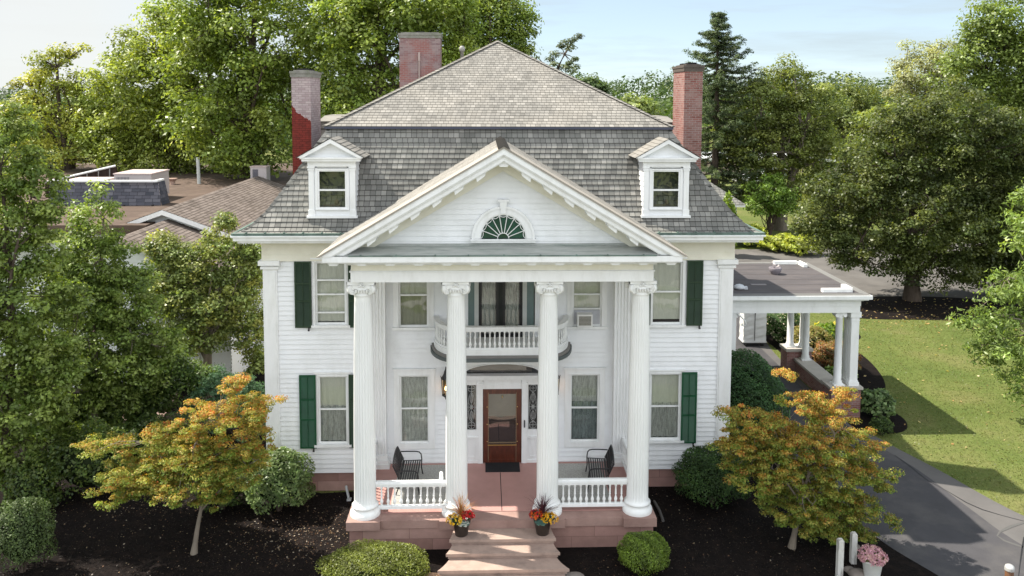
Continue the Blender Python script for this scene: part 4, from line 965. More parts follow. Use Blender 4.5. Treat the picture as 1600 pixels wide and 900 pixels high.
# railings
def railing(x0, x1, nb, y=PYC):
    q = MB(); q.box(x0, x1, y-.065, y+.065, 1.66, 1.72); q.box(x0, x1, y-.045, y+.045, 1.72, 1.76); q.box(x0, x1, y-.04, y+.04, 1.60, 1.66); q.box(x0, x1, y-.055, y+.055, .985, 1.06); q.box(x0+.02, x1-.02, y-.04, y+.04, 1.06, 1.075)
    o = q.build('porch_railing', WHITE, M_)
    for i in range(nb): baluster(x0+.1+(x1-x0-.2)*(i+.35)/(nb-.3), y, 1.075, 1.60, o, 1.0)
    return o
rl = railing(-3.44, -1.52, 10); railing(1.52, 3.44, 11)
q = MB(); q.lathe([(.055, 1.76), (.06, 1.80), (.05, 1.84), (.052, 1.92), (.04, 1.965), (0, 1.985)], (-1.66, -3.0, 0), 12); q.build('rail_finial', WHITE, rl)
for s in (-1, 1):
    x = s*3.80; q = MB(); q.box(x-.065, x+.065, -2.78, -.28, 1.66, 1.72); q.box(x-.045, x+.045, -2.78, -.28, 1.72, 1.76); q.box(x-.04, x+.04, -2.78, -.28, 1.60, 1.66); q.box(x-.055, x+.055, -2.78, -.28, .985, 1.06)
    o = q.build('porch_railing', WHITE, M_)
    for i in range(14): baluster(x, -2.62+i*.175, 1.06, 1.60, o, 1.0)
# ---------------------------------------------------------------- porte-cochere
pc = MB()
X0, X1, Y0_, Y1_ = 7.16, 14.05, 5.15, 11.5
pc.box(X0, X1-.32, Y0_+.32, Y0_+.80, 4.08, 4.34); pc.box(X0, X1-.30, Y0_+.30, Y0_+.82, 4.34, 4.55); pc.box(X0, X1-.32, Y1_-.80, Y1_-.32, 4.08, 4.55); pc.box(X1-.80, X1-.32, Y0_+.80, Y1_-.80, 4.08, 4.55)
for e, z0, z1 in ((.24, 4.55, 4.60), (.10, 4.60, 4.66), (0, 4.66, 4.80)):
    pc.box(X0, X1-e, Y0_+e, Y0_+.8, z0, z1); pc.box(X0, X1-e, Y1_-.8, Y1_-e, z0, z1); pc.box(X1-.8, X1-e, Y0_+.8, Y1_-.8, z0, z1)
pco = pc.build('porte_cochere', WHITE, M_)
q = MB(); q.box(X0, X1-.8, Y0_+.8, Y1_-.8, 4.5, 4.6); q.build('ceiling', CREAM, pco)
q = MB(); q.box(X0, X1-.34, Y0_+.30, Y1_-.34, 4.78, 4.815); q.build('flat_roof', FLATR, pco)
q = MB(); q.prism([(X0, 4.80), (X1-.3, 4.80)][:2]+[(X1-.3, 4.84), (X0, 4.84)], Y0_+.22, Y0_+.30, 'y'); q.box(X1-.34, X1-.05, Y0_+.2, Y1_-.1, 4.802, 4.825); q.box(X0, X1-.34, Y1_-.34, Y1_-.05, 4.802, 4.825); q.box(X0, X1-.06, Y0_+.06, Y0_+.22, 4.801, 4.822); q.build('roof_edge_metal', mat('grey roof edge', (.17, .165, .155), .6, .35), pco)
q = MB()
for k in range(6): y = Y0_+.9+k*.95; q.box(X0+.05, X1-.4, y, y+.03, 4.815, 4.819)
q.build('roof_seam', mat('roof seam', (.08, .065, .06), .8), pco)
BR2 = MB(); BR2.box(12.72, 13.86, 5.42, 6.25, -.05, 1.12, True); BR2.box(13.25, 13.86, 6.25, 10.5, -.05, .62, True); BR2.box(12.88, 13.98, 10.5, 11.25, -.05, 1.02, True); bw = BR2.build('brick_pier', BRICK, pco)
q = MB(); q.box(12.66, 13.92, 5.36, 6.31, 1.12, 1.22); q.box(13.18, 13.93, 6.25, 10.5, .62, .72); q.box(12.82, 14.04, 10.44, 11.31, 1.02, 1.13); q.build('stone_cap', mat('limestone cap', (.42, .39, .35), .8), bw)
cpf = [(.20, 0), (.205, .05), (.17, .10), (.18, .14), (.145, .18), (.142, 1.0), (.125, 2.55), (.15, 2.58), (.13, 2.62), (.18, 2.72), (.18, 2.80)]
def pcol(x, y, z0, z1=4.08, sq=False):
    q = MB(); H = z1-z0
    if sq:
        q.box(x-.15, x+.15, y-.15, y+.15, z0, z1); q.box(x-.2, x+.2, y-.2, y+.2, z0, z0+.14); q.box(x-.17, x+.17, y-.17, y+.17, z0+.14, z0+.2); q.box(x-.2, x+.2, y-.2, y+.2, z1-.2, z1); q.box(x-.165, x+.165, y-.165, y+.165, z1-.34, z1-.3)
    else:
        q.lathe([(r, z0+z*H/2.8) for r, z in cpf], (x, y, 0), 20); q.box(x-.21, x+.21, y-.21, y+.21, z0, z0+.05)
        for s in (-1, 1):
            q.tube([(x+s*.15, y-.16, z1-.12), (x+s*.15, y+.16, z1-.12)], .08, 12)
        q.box(x-.2, x+.2, y-.17, y+.17, z1-.07, z1)
    q.build('porte_cochere_column', WHITE, pco)
pcol(13.06, 5.72, 1.22); pcol(13.62, 5.72, 1.22, sq=True); pcol(13.62, 6.10, 1.22, sq=True); pcol(13.15, 10.9, 1.13); pcol(13.72, 10.9, 1.13); pcol(13.62, 10.3, .72)
for (x, y) in ((8.93, 5.7), (8.72, 6.4), (8.9, 11.0)): q = MB(); q.box(x-.12, x+.12, y-.12, y+.12, 0, 4.08); q.box(x-.16, x+.16, y-.16, y+.16, 0, .2); q.box(x-.16, x+.16, y-.16, y+.16, 3.9, 4.08); q.build('porte_cochere_post', WHITE, pco)
q = MB()
for (x, y) in ((9.15, 5.5),):      # scroll bracket
    q.tube([(x-.08, y, 4.05), (x+.0, y, 3.98), (x+.12, y, 3.86), (x+.2, y, 3.78), (x+.24, y, 3.66), (x+.18, y, 3.58), (x+.1, y, 3.6), (x+.1, y, 3.68)], .03, 6)
q.build('scroll_bracket', WHITE, pco)
# ================================================================ THINGS ON THE PORCH
def bench(label, x, y, rot):
    t = thing('garden_bench', label, 'bench', (0, 0, 0), 'black metal benches on the porch')
    Lh = .66
    q = MB()
    for k in range(8):
        xx = .03+k*.066; q.obox((xx, 0, .435), .022, Lh-.02, .008)
    q.build('seat', BLACK, t)
    q = MB(); bt = lambda u: .86+.10*(1-(u/Lh)**2)
    top = [(-.14-.1*(bt(u)-.43), u, bt(u)) for u in np.linspace(-Lh, Lh, 13)]
    q.tube(top, .014, 6); q.tube([(-.0, -Lh, .50), (0, Lh, .50)], .012, 6)
    for u in np.linspace(-Lh, Lh, 19):
        q.tube([(-.02, u, .50), (-.14-.1*(bt(u)-.43), u, bt(u))], .010 if abs(abs(u)-Lh) > .01 else .02, 5)
    for zz_ in (.62, .76): q.tube([(-.02-.15*(zz_-.5)/.4, -Lh, zz_), (-.02-.15*(zz_-.5)/.4, Lh, zz_)], .006, 4)
    q.build('backrest', BLACK, t)
    for s in (-1, 1):
        u = s*Lh
        q = MB(); q.tube([(-.08, u, .70), (.10, u, .705), (.38, u, .70), (.47, u, .68), (.52, u, .62), (.535, u, .52), (.54, u, .44)], .019, 6); q.build('armrest', BLACK, t)
        q = MB(); q.tube([(.54, u, .45), (.53, u, .22), (.57, u, 0)], .019, 6); q.build('leg', BLACK, t)
        q = MB(); q.tube([(-.03, u, .52), (.0, u, .40), (-.03, u, .2), (-.10, u, 0)], .019, 6); q.build('leg', BLACK, t)
        q = MB(); q.tube([(0, u, .42), (.54, u, .43)], .014, 6); q.build('seat_rail', BLACK, t)
    t.location = (x, y, .866); t.rotation_euler = (0, 0, rot); return t
bench('black metal bench on the left half of the porch, its back to the left railing', -2.90, -1.40, 0)
bench('black metal bench on the right half of the porch, turned slightly towards the door', 3.10, -1.42, R(180-5))
mb_ = MB(); mb_.box(-.45, .60, -.68, -.04, .863, .88)
for k in range(14): mb_.box(-.42+k*.073, -.40+k*.073, -.66, -.06, .88, .884)
tag(mb_.build('doormat', MAT_RUB, origin=(.07, -.36, .863)), 'black rubber doormat at the foot of the mahogany front door', 'doormat')
def mums(parent, c, r, n, col, name, h=.6, size=.035, leafc=((.04, .08, .02),)):
    rg = np.random.default_rng(int(abs(c[0])*1000)+n); d = unit(rg, n); d[:, 2] = np.abs(d[:, 2])*.9+.05; P = np.array(c)+d*r*np.array([1, 1, h])*(.9+.15*rg.random((n, 1)))
    idx = np.repeat(np.arange(n), 7); dd = d[idx]+rg.normal(size=(n*7, 3))*.6; PP = P[idx]+rg.normal(size=(n*7, 3))*size*.35
    C = np.array(col)[rg.integers(0, len(col), n)][idx]*(1+.12*rg.normal(size=(n*7, 1)))
    leafmesh(name, PP, dd, np.full(n*7, size), C, PETAL, parent, aspect=.8)
    m = n*3; d2 = unit(rg, m); d2[:, 2] = np.abs(d2[:, 2]); leafmesh('foliage', np.array(c)+d2*r*np.array([1, 1, h])*.88*rg.random((m, 1))**.3, d2+rg.normal(size=(m, 3))*.5, np.full(m, size*1.4), np.array(leafc)[rg.integers(0, len(leafc), m)]*(1+.2*rg.normal(size=(m, 1))), LEAF, parent)
def planter(label, x, y, z, var):
    t = thing('flower_planter', label, 'planter', (x, y, z), 'dark pots of autumn flowers on the top step')
    q = MB(); q.lathe([(.15, 0), (.165, .02), (.22, .30), (.24, .36), (.245, .40), (.225, .40), (.21, .36), (0, .355)], (x, y, z), 28, cap=False); q.build('pot', POTB, t)
    rg = random.Random(var)
    cs = [((.42, .22, .06), (.30, .11, .04), (.10, .03, .03), (.50, .32, .12)), ((.05, .02, .03), (.10, .03, .04), (.03, .02, .03), (.2, .07, .05))][var]
    P, Nn, S, C = [], [], [], []
    mbs = [MB() for _ in range(2)]
    for k in range(150):
        a = rg.uniform(0, 6.28); ln = rg.uniform(.4, .85); sp = rg.uniform(.05, .85); b = Vector((x+rg.uniform(-.05, .05), y+.06, z+.38))
        pts = [b+Vector((math.cos(a)*sp*ln*(u**1.5), math.sin(a)*sp*ln*(u**1.5), ln*(u-.42*sp*u*u*1.6))) for u in np.linspace(0, 1, 6)]
        w = Vector((-math.sin(a), math.cos(a), 0)); m = mbs[k % 2]
        rows = [[p-w*wd, p+w*wd] for p, wd in zip(pts, (.004, .006, .006, .005, .004, .001))]; m.grid(rows, False)
    for m, c, nm in zip(mbs, cs[:2] if var else (cs[0], cs[1]), ('fountain_grass', 'fountain_grass')): m.build(nm, mat('grass blades %d %s' % (var, str(c[0])), c, .6, .3, .5, 18), t)
    sgn = -1 if var == 0 else 1
    mums(t, (x+sgn*.17, y-.10, z+.42), .23, 85, ((.75, .45, .02), (.85, .62, .05), (.8, .5, .1)) if var == 0 else ((.75, .40, .02), (.80, .50, .05)), 'yellow_chrysanthemums', .8)
    mums(t, (x-sgn*.17, y-.02, z+.48), .17, 52, ((.50, .01, .02), (.62, .03, .04)) if var == 0 else ((.62, .08, .02), (.70, .16, .03), (.42, .01, .05)), 'red_flowers' if var == 0 else 'orange_flowers', 1.0, .045)
    if var: mums(t, (x-.24, y+.05, z+.52), .09, 20, ((.35, .01, .06), (.28, .01, .05)), 'crimson_flowers', .9, .04)
    # ornamental cabbage: rosette
    P, Nn, S, C = [], [], [], []
    c0 = np.array([x-sgn*.06, y-.20, z+.40]); rr = random.Random(3+var)
    for k in range(46):
        f = k/46; a = k*2.4; r = .015+.125*f; el = 1.2-1.0*f; dn = np.array([math.cos(a)*math.cos(el), math.sin(a)*math.cos(el), math.sin(el)])
        P.append(c0+np.array([math.cos(a)*r, math.sin(a)*r, .06-.05*f])); Nn.append(np.array([-math.cos(a)*.2, -math.sin(a)*.2, 1])+dn*.4); S.append(.07+.07*f)
        C.append(np.array((.55, .58, .52) if (var == 0 and k % 3) else (.10, .19, .16))*(1-.15*rr.random()))
    leafmesh('ornamental_cabbage', np.array(P), np.array(Nn), np.array(S), np.array(C), PETAL, t, aspect=.95)
    return t
planter('left pot on the top step with bronze grass, yellow mums and red flowers', -1.09, -3.80, .62, 0)
planter('right pot on the top step with purple grass, golden mums and orange flowers', 1.06, -3.80, .62, 1)
LAMPG = glass('lantern glass', (.95, .85, .7), .05, .3)
def lantern(label, x):
    t = thing('wall_lantern', label, 'lantern', (x, -.02, 3.45), 'black lanterns beside the entrance')
    z0, z1 = 3.12, 3.62; y = -.26
    q = MB()
    for a in range(6):
        t0 = a*math.pi/3; q.tube([(x+.10*math.cos(t0), y+.10*math.sin(t0), z0), (x+.13*math.cos(t0), y+.13*math.sin(t0), z1)], .010, 4)
        q.tube([(x+.13*math.cos(t0), y+.13*math.sin(t0), z1), (x+.15*math.cos(t0), y+.15*math.sin(t0), z1+.10)], .010, 4)
    q.lathe([(.11, z0-.02), (.115, z0), (.03, z0-.08), (.0, z0-.16)][::-1], (x, y, 0), 6, smooth=False, cap=False); q.lathe([(.145, z1), (.14, z1+.03), (.06, z1+.16), (.045, z1+.24), (.02, z1+.30), (0, z1+.4)], (x, y, 0), 6, smooth=False, cap=False)
    q.lathe([(0, z0-.02), (.115, z0-.02), (.115, z0+.01), (0, z0+.01)], (x, y, 0), 6, smooth=False, cap=False)
    q.tube([(x, -.03, z1+.1), (x, -.10, z1+.32), (x, -.2, z1+.34), (x, y, z1+.26)], .014, 6); q.box(x-.06, x+.06, -.06, -.018, z0+.05, z1+.15)
    q.build('lantern_frame', BLACK, t)
    q = MB(); q.lathe([(.095, z0+.01), (.125, z1)], (x, y, 0), 6, smooth=False, cap=False); q.build('lantern_glass', LAMPG, t)
    m, tt, b = nodes('lantern bulb glow'); b.inputs['Emission Color'].default_value = (1, .55, .22, 1); b.inputs['Emission Strength'].default_value = 8
    q = MB(); q.lathe([(.0, 0), (.022, .02), (.028, .06), (.018, .1), (0, .13)], (x, y, z0+.14), 10, cap=False); q.build('bulb', m, t)
    q = MB(); q.tube([(x, y, z0), (x, y, z0+.14)], .014, 6); q.build('candle_sleeve', mat('ivory sleeve', (.7, .62, .45), .6), t)
lantern('lit black wall lantern left of the front door, half behind a column', -1.66); lantern('black wall lantern right of the front door, almost hidden by a column', 1.68)
# window cooling unit
t = thing('air_conditioner', 'white box air conditioner sitting in the upper window right of the balcony', 'air conditioner', (2.56, -.1, 5.2))
q = MB(); q.box(2.34, 2.80, -.30, .25, 5.22, 5.60); q.build('casing', POTW, t)
q = MB(); q.box(2.385, 2.755, -.306, -.299, 5.26, 5.55)
q.build('grille', mat('beige coil grille', (.20, .19, .16), .7, .3, .2, 40), t)
q = MB()
for k in range(7): q.box(2.385, 2.755, -.312, -.303, 5.275+k*.04, 5.279+k*.04)
q.box(2.34, 2.80, -.315, -.295, 5.55, 5.60); q.build('louvres', POTW, t)
q = MB(); q.box(2.26, 2.34, -.0, .02, 5.22, 5.66); q.box(2.80, 3.06, -.0, .02, 5.22, 5.66); q.box(2.34, 2.80, -.0, .02, 5.60, 5.66); q.build('side_panel', mat('accordion panel', (.42, .43, .46), .6), t)
# things on the flat roof of the porte-cochere
def lblock(label, x, y, a, b, hx, hy):
    q = MB(); q.box(*sorted((x, x+a)), y-.09, y+.09, 4.82, 4.95); q.box(x-.09+a, x+.09+a, *sorted((y+.09, y+b)), 4.82, 4.95)
    q.box(*sorted((x-.02, x+a-.1)), y-.11, y-.09, 4.82, 4.86)
    return tag(q.build('corner_guard', mat('white rubber block', (.80, .80, .78), .6), origin=(x, y, 4.82)), label, 'roof guard', 'white L-shaped guards on the flat roof')
lblock('white L-shaped block on the near right corner of the flat roof', 12.35, 5.75, 1.15, .75, 0, 0)
lblock('white L-shaped block on the far right corner of the flat roof', 12.35, 11.05, 1.15, -.75, 0, 0)
pcx = at(1211, 431, 9.0); z = 4.82
t = thing('roof_pot', 'small grey pot with a dry plant standing in the middle of the flat roof', 'pot', (pcx[0], 9.0, z))
q = MB(); q.lathe([(.16, 0), (.24, .12), (.27, .26), (.25, .28), (.22, .22), (0, .2)], (pcx[0], 9, z), 16, cap=False); q.build('pot', mat('grey pot', (.2, .18, .2), .6), t)
q = MB(); q.tube([(pcx[0]-.05, 9, z+.2), (pcx[0]-.12, 9, z+.42), (pcx[0]-.16, 9, z+.5)], .03, 5); q.tube([(pcx[0]+.05, 9, z+.2), (pcx[0]+.18, 9, z+.36)], .05, 6); q.tube([(pcx[0], 9, z+.2), (pcx[0]-.02, 9, z+.4)], .04, 5); q.build('dry_stems', mat('dry stems', (.45, .40, .40), .8), t)
q = MB(); c = at(1155, 459, 6.3); q.lathe([(.0, 0), (.20, .02), (.22, .08), (.14, .16), (0, .2)], (c[0], 6.3, 4.82), 14, cap=False); q.box(c[0]+.1, c[0]+.3, 6.2, 6.35, 4.82, 4.92); tag(q.build('air_vent', mat('pale vent cap', (.5, .52, .55), .5), origin=(c[0], 6.3, 4.82)), 'low pale vent cap on the flat roof close to the house wall', 'vent')
c = at(1185, 450, 7.0); q = MB(); q.box(c[0]-.3, c[0]+.3, 6.9, 7.1, 4.82, 4.835); tag(q.build('roof_patch', mat('grey patch', (.22, .20, .20), .8), origin=(c[0], 7, 4.82)), 'small pale patch board lying on the shaded part of the flat roof', 'patch board')
# covered cart
t = thing('covered_cart', 'tall luggage cart under a white canvas cover parked beneath the carport roof', 'cart', (12.78, 14.9, 0))
q = MB(); rows = []
for i in range(13):
    z = .28+1.75*i/12; e = .012*math.sin(i*2.1); rows.append([(12.22-e, 14.55+e, z), (12.5, 14.55-e*2, z), (12.76, 14.56, z), (13.05, 14.55+e*2, z), (13.34+e, 14.55, z), (13.34-e, 15.2, z), (12.22+e, 15.2, z)])
q.grid(rows, False, True); q.face(rows[-1]); q.build('canvas_cover', VINYL, t)
q = MB(); q.box(12.765, 12.785, 14.53, 14.55, .3, 2.0); q.box(12.75, 12.80, 14.52, 14.55, 1.62, 1.72); q.build('zip', BLACK, t)
q = MB(); q.box(12.2, 13.36, 14.5, 15.25, .20, .28); q.build('base_frame', VINYL, t)
for x in (12.4, 13.2):
    for y in (14.65, 15.1): q = MB(); q.tube([(x-.03, y, .09), (x+.03, y, .09)], .09, 12); q.build('caster', BLACK, t)
# posts, white pot of mums, stones, bollard
for (px, ptop, pbot, pz, lab) in ((1311, 842, 905, 0, 'weathered white post with flaking paint, nearer the walk'), (1332.5, 832, 880, 0, 'cleaner white post just behind the flaking one')):
    b = gr(px, pbot); tt_ = at(px, ptop, b[1]); q = MB(); w_ = .07
    q.box(b[0]-w_, b[0]+w_, b[1]-w_, b[1]+w_, 0, tt_[2]-.03); q.box(b[0]-w_+.02, b[0]+w_-.02, b[1]-w_+.02, b[1]+w_-.02, tt_[2]-.03, tt_[2])
    tag(q.build('wooden_post', WEATH, origin=(b[0], b[1], 0)), lab, 'post', 'white posts in the mulch')
b = gr(1362, 906); bx_, by_ = b[0], b[1]
t = thing('white_planter', 'white ribbed pot of pale pink chrysanthemums on the mulch', 'planter', (bx_, by_, 0))
q = MB(); q.lathe([(.17, 0), (.18, .02), (.245, .50), (.265, .52), (.265, .57), (.24, .57), (.22, .5), (0, .5)], (bx_, by_, 0), 32, flutes=(.01, .5, .03), cap=False); q.build('pot', POTW, t)
mums(t, (bx_, by_, .56), .34, 300, ((.62, .36, .42), (.55, .30, .36), (.66, .45, .42)), 'pink_chrysanthemums', .85, .05, ((.05, .09, .03), (.25, .22, .06)))
b = gr(1576, 915)
t = thing('bollard_light', 'brown bollard light with a pale domed cap at the edge of the drive', 'bollard', (b[0], b[1], 0))
q = MB(); q.lathe([(.10, 0), (.10, .40), (.095, .41)], (b[0], b[1], 0), 20); q.build('post', mat('bronze post', (.14, .065, .03), .45, .5), t)
q = MB(); q.lathe([(.115, .41), (.115, .47), (.10, .52), (.05, .55), (0, .56)], (b[0], b[1], 0), 20, cap=False); q.build('domed_cap', mat('zinc cap', (.55, .54, .52), .4, .5, metal=.4), t)
rg = random.Random(5)
for i, (px, py, s, lab) in enumerate(((1337, 855, .13, 'round pale stone behind the cleaner white post'), (1327, 892, .16, 'oval pale stone between the white posts and the pot'), (1340, 900, .26, 'broad flat stone at the foot of the pink chrysanthemums'), (676, 905, .28, 'large orange-brown boulder at the left of the front steps'), (896, 906, .34, 'large grey boulder at the right of the front steps'))):
    b = gr(px, py); q = MB(); rows = []; ph = rg.random()*6
    for u in np.linspace(-.4, 1, 9):
        r = math.sqrt(max(1-u*u, 0)); rows.append([(b[0]+s*r*math.cos(a)*(1+.14*math.sin(2*a+ph)+.06*math.sin(5*a)), b[1]+s*.8*r*math.sin(a)*(1+.1*math.cos(3*a+ph)), max(0, s*(.55 if i < 3 else .34)*(u+.25))) for a in np.linspace(0, 2*math.pi, 17)[:-1]])
    q.grid(rows, True, True); tag(q.build('garden_stone', mat('orange sandstone boulder', (.42, .27, .18), .85, .2, .2, 3, .3) if i == 3 else mat('grey field stone', (.22, .19, .17), .85, .2, .2, 3, .3), origin=(b[0], b[1], 0)), lab, 'stone', 'stones in the beds')
q = MB(); a = gr(1022, 786); b = gr(1036, 816); q.tube([(a[0], a[1], .05), ((a[0]+b[0])/2+.03, (a[1]+b[1])/2, .05), (b[0], b[1], .04)], .045, 8); tag(q.build('drain_pipe', mat('grey drain pipe', (.10, .095, .09), .7), origin=(a[0], a[1], 0)), 'short grey drain pipe lying on the mulch beside the porch base, right', 'pipe')
q = MB(); a = gr(541, 772); b = gr(545, 781); q.tube([(a[0], a[1], .25), (b[0], b[1], .05)], .04, 8); q.box(b[0]-.05, b[0]+.08, b[1]-.1, b[1]+.05, 0, .05); tag(q.build('downspout_foot', mat('pale drain elbow', (.45, .47, .48), .5), origin=(b[0], b[1], 0)), 'pale downspout elbow on the mulch left of the porch base', 'pipe')
# ================================================================ NEIGHBOURING BUILDINGS
def P3(px, py, Y): return tuple(at(px, py, Y))
an = thing('annex_building', 'rambling one-storey white annex with brown roofs behind the trees on the left', 'building', (-18, 14, 0))
ax0 = at(258, 326, 14); rx, rz = float(ax0[0]), float(ax0[2]); sl = .37; hwid = 5.6
def gableroof(x, z, y0, y1, hw, s, name, mt, nr=24, tab=.3):
    q = MB()
    for sg in (-1, 1):
        Lp = [(x+sg*hw*(1-t), y0, z-hw*s*(1-t)) for t in np.linspace(0, 1, nr+1)]; Rp = [(a[0], y1, a[2]) for a in Lp]
        if sg > 0: lapped(q, Lp, Rp, (s, 0, .9), udir=(0, 1, 0), tab=tab)
        else: lapped(q, Rp, Lp, (-s, 0, .9), udir=(0, -1, 0), tab=tab)
    return q.build(name, mt, an)
r1 = gableroof(rx, rz, 13.6, 30, hwid, sl, 'gable_roof', SHINGB, 32)
q = MB()
for sg in (-1, 1):
    pts = [(rx, rz-.02), (rx+sg*hwid, rz-.02-hwid*sl), (rx+sg*hwid, rz-.24-hwid*sl), (rx, rz-.24)]
    q.prism(pts if sg < 0 else pts[::-1], 13.58, 13.64)
q.build('bargeboard', WHITE, r1)
q = MB(); siding(q, rx-hwid, rx+hwid, rz-hwid*sl, rz-.1, lambda a, o, z: (a, 14.1-o, z), lo=lambda z: rx-(rz-z)/sl, hi=lambda z: rx+(rz-z)/sl); q.build('gable_wall', SIDE, an)
q = MB(); siding(q, rx-hwid+.5, rx+hwid-.6, 0, rz-hwid*sl+.15, lambda a, o, z: (a, 14.1-o, z)); siding(q, 14.1, 30, 0, rz-hwid*sl+.1, lambda a, o, z: (rx+hwid-.6+o, a, z)); q.build('wing_wall', SIDE, an)
gableroof(rx+.1, rz-.5, 8.2, 14.1, 4.9, sl, 'lower_gable_roof', SHINGB, 26)
q = MB(); x0, x1 = rx-4.3, rx+4.5; zt = rz-.5-4.9*sl+.1; siding(q, x0, x1, .3, zt, lambda a, o, z: (a, 8.7-o, z)); siding(q, 8.7, 14, .3, zt, lambda a, o, z: (x1+o, a, z)); siding(q, x0, x1, zt, rz-.6, lambda a, o, z: (a, 8.7-o, z), lo=lambda z: rx-(rz-.6-z)/sl, hi=lambda z: rx+(rz-.6-z)/sl); q.build('front_wing_wall', SIDE, an)
for cx in (rx-2.6, rx, rx+2.6): sash(an, cx, .45, 1.4, 3.0, [2.2], y=8.66, curt=[(1.4, 3.0, LACE)], casing=.12)
FZ = rz-.62
fl = [gr(-260, 352, FZ), gr(228, 352, FZ), (rx-.4, 30, FZ), gr(440, 277, FZ), gr(-200, 277, FZ)]
q = MB(); q.prism([(p[0], p[1]) for p in [fl[0], (rx-.5, fl[1][1]), (rx-.5, 30.2), (rx+8, 30.2), (rx+9, 48), (fl[0][0]-6, 48)]], FZ-.4, FZ, 'z'); q.build('flat_roof', BROWNR, an)
q = MB(); siding(q, fl[0][0]+.3, rx-4.6, 0, FZ-.9, lambda a, o, z: (a, fl[0][1]+.4-o, z)); q.build('front_wall', SIDE, an)
q = MB(); xa, xb = fl[0][0], rx-4.9; ya = fl[0][1]
Lp = [(xa, ya-1.3+1.3*t, FZ-.75+.72*t) for t in np.linspace(0, 1, 8)]; lapped(q, Lp, [(xb, p[1], p[2]) for p in Lp], (0, -.5, .86), udir=(1, 0, 0), tab=.3); q.build('pent_roof', SHINGU, an)
q = MB(); q.box(rx+8, rx+8.4, 30.2, 48, 0, FZ-.01); q.box(fl[0][0]-6, rx+8, 47.6, 48, 0, FZ-.41); q.build('rear_wall', SIDE, an)
# mansard-like screen round the rooftop plant
def on(px, py): p = gr(px, py, FZ); return np.array(p)
s0, s1 = on(75, 322), on(252, 321); hs = 1.25
q = MB(); NRS = 7
Lp = [(s0[0], s0[1]+.30*t, FZ+hs*t) for t in np.linspace(0, 1, NRS+1)]; Rp = [(s1[0]-.25*t, s1[1]+.30*t, FZ+hs*t) for t in np.linspace(0, 1, NRS+1)]
lapped(q, Lp, Rp, (0, -.97, .2), udir=(1, 0, 0), tab=.42, thk=.02)
Lq = [(s1[0]-.25*t, s1[1]+.30*t, FZ+hs*t) for t in np.linspace(0, 1, NRS+1)]; lapped(q, Lq, [(p[0], s1[1]+1.2, p[2]) for p in Lq], (.97, 0, .2), udir=(0, 1, 0), tab=.42, thk=.02)
sc = tag(q.build('roof_screen', SHINGD, origin=(s0[0], s0[1], FZ)), 'slate grey shingled screen wall standing on the flat brown roof', 'roof screen')
q = MB(); q.box(s0[0], s1[0]-.2, s0[1]+.25, s0[1]+.45, FZ+hs, FZ+hs+.1); q.box(s1[0]-.4, s1[0]-.2, s0[1]+.45, s0[1]+1.3, FZ+hs, FZ+hs+.1); q.build('white_coping', WHITE, sc)
q = MB()
for k in range(4): x = s0[0]+1+k*1.5; q.box(x-.05, x+.05, s0[1]-.12, s0[1]-.02, FZ, FZ+.08)
q.build('screen_foot', BLACK, sc)
def hvac(label, pa, pb, top, dep, Y):
    a = at(pa, top, Y); b = at(pb, top, Y); zt = a[2]
    t = thing('rooftop_unit', label, 'roof unit', (a[0], Y, FZ), 'sheet metal units on the flat roof')
    q = MB(); q.box(a[0], b[0], Y, Y+dep, FZ+.15, zt-.06); q.build('housing', TAN, t)
    q = MB(); q.box(a[0]-.04, b[0]+.04, Y-.04, Y+dep+.04, zt-.06, zt); q.build('lid', mat('pink grey lid', (.55, .44, .42), .5, .4, .12, 2), t)
    q = MB(); n = 9
    for k in range(n): x = a[0]+.15+(b[0]-a[0])*.35*k/n; q.box(x, x+.03, Y-.012, Y-.003, FZ+.35, zt-.2)
    q.build('grille', mat('dark slats', (.1, .1, .12), .6), t)
    q = MB(); q.box(a[0]+.1, b[0]-.1, Y+.1, Y+dep-.1, FZ, FZ+.16); q.build('curb', BLACK, t)
ys_ = s0[1]
hvac('large pinkish grey rooftop unit, right one behind the shingled screen', 178, 236, 271, 2.6, ys_+2.0)
hvac('low pinkish rooftop unit, left one behind the shingled screen', 103, 162, 281, 1.6, ys_+1.2)
hvac('small blue-grey box unit at the far edge of the brown roof, beside the red chimney', 391, 416, 260, 1.0, 30.5)
# leaning panel
Yp = ys_+5.5; a = at(70, 285, Yp); b = at(181, 259, Yp+1.5)
t = thing('leaning_panel', 'long dark tilted panel with a white top edge propped up behind the roof units', 'panel', (a[0], Yp, FZ))
q = MB(); q.face([(a[0], Yp-.0, FZ), (b[0], Yp+1.5, FZ), tuple(b), tuple(a)]); q.face([tuple(a), tuple(b), (b[0], Yp+1.58, b[2]), (a[0], Yp+.08, a[2])]); q.face([(b[0], Yp+1.5, FZ), (b[0], Yp+2.4, FZ), (b[0], Yp+1.58, b[2]), tuple(b)]); q.build('panel_sheet', mat('dark brown boards', (.035, .022, .018), .8, .2, .4, 3, stretch=(4, 4, .3)), t)
q = MB(); q.tube([(a[0], Yp-.03, a[2]), (b[0], Yp+1.47, b[2])], .07, 5); q.build('top_edge', WHITE, t)
for k in range(6):
    f = (k+.6)/6.2; xx = a[0]+(b[0]-a[0])*f; yy = Yp+1.5*f; zz_ = a[2]+(b[2]-a[2])*f; q = MB(); q.tube([(xx, yy-.05, FZ), (xx+.05, yy-.05, zz_)], .035, 5); q.build('strut', mat('grey strut', (.25, .24, .23), .7), t)
c = on(270, 288); q = MB(); q.lathe([(.16, 0), (.16, .2), (.3, .35), (.3, .4), (0, .42)], (c[0], c[1], FZ), 12, smooth=False, cap=False); tag(q.build('roof_vent', mat('rusty vent', (.36, .25, .2), .7), origin=(c[0], c[1], FZ)), 'squat rusty vent on the flat brown roof right of the shingled screen', 'vent')
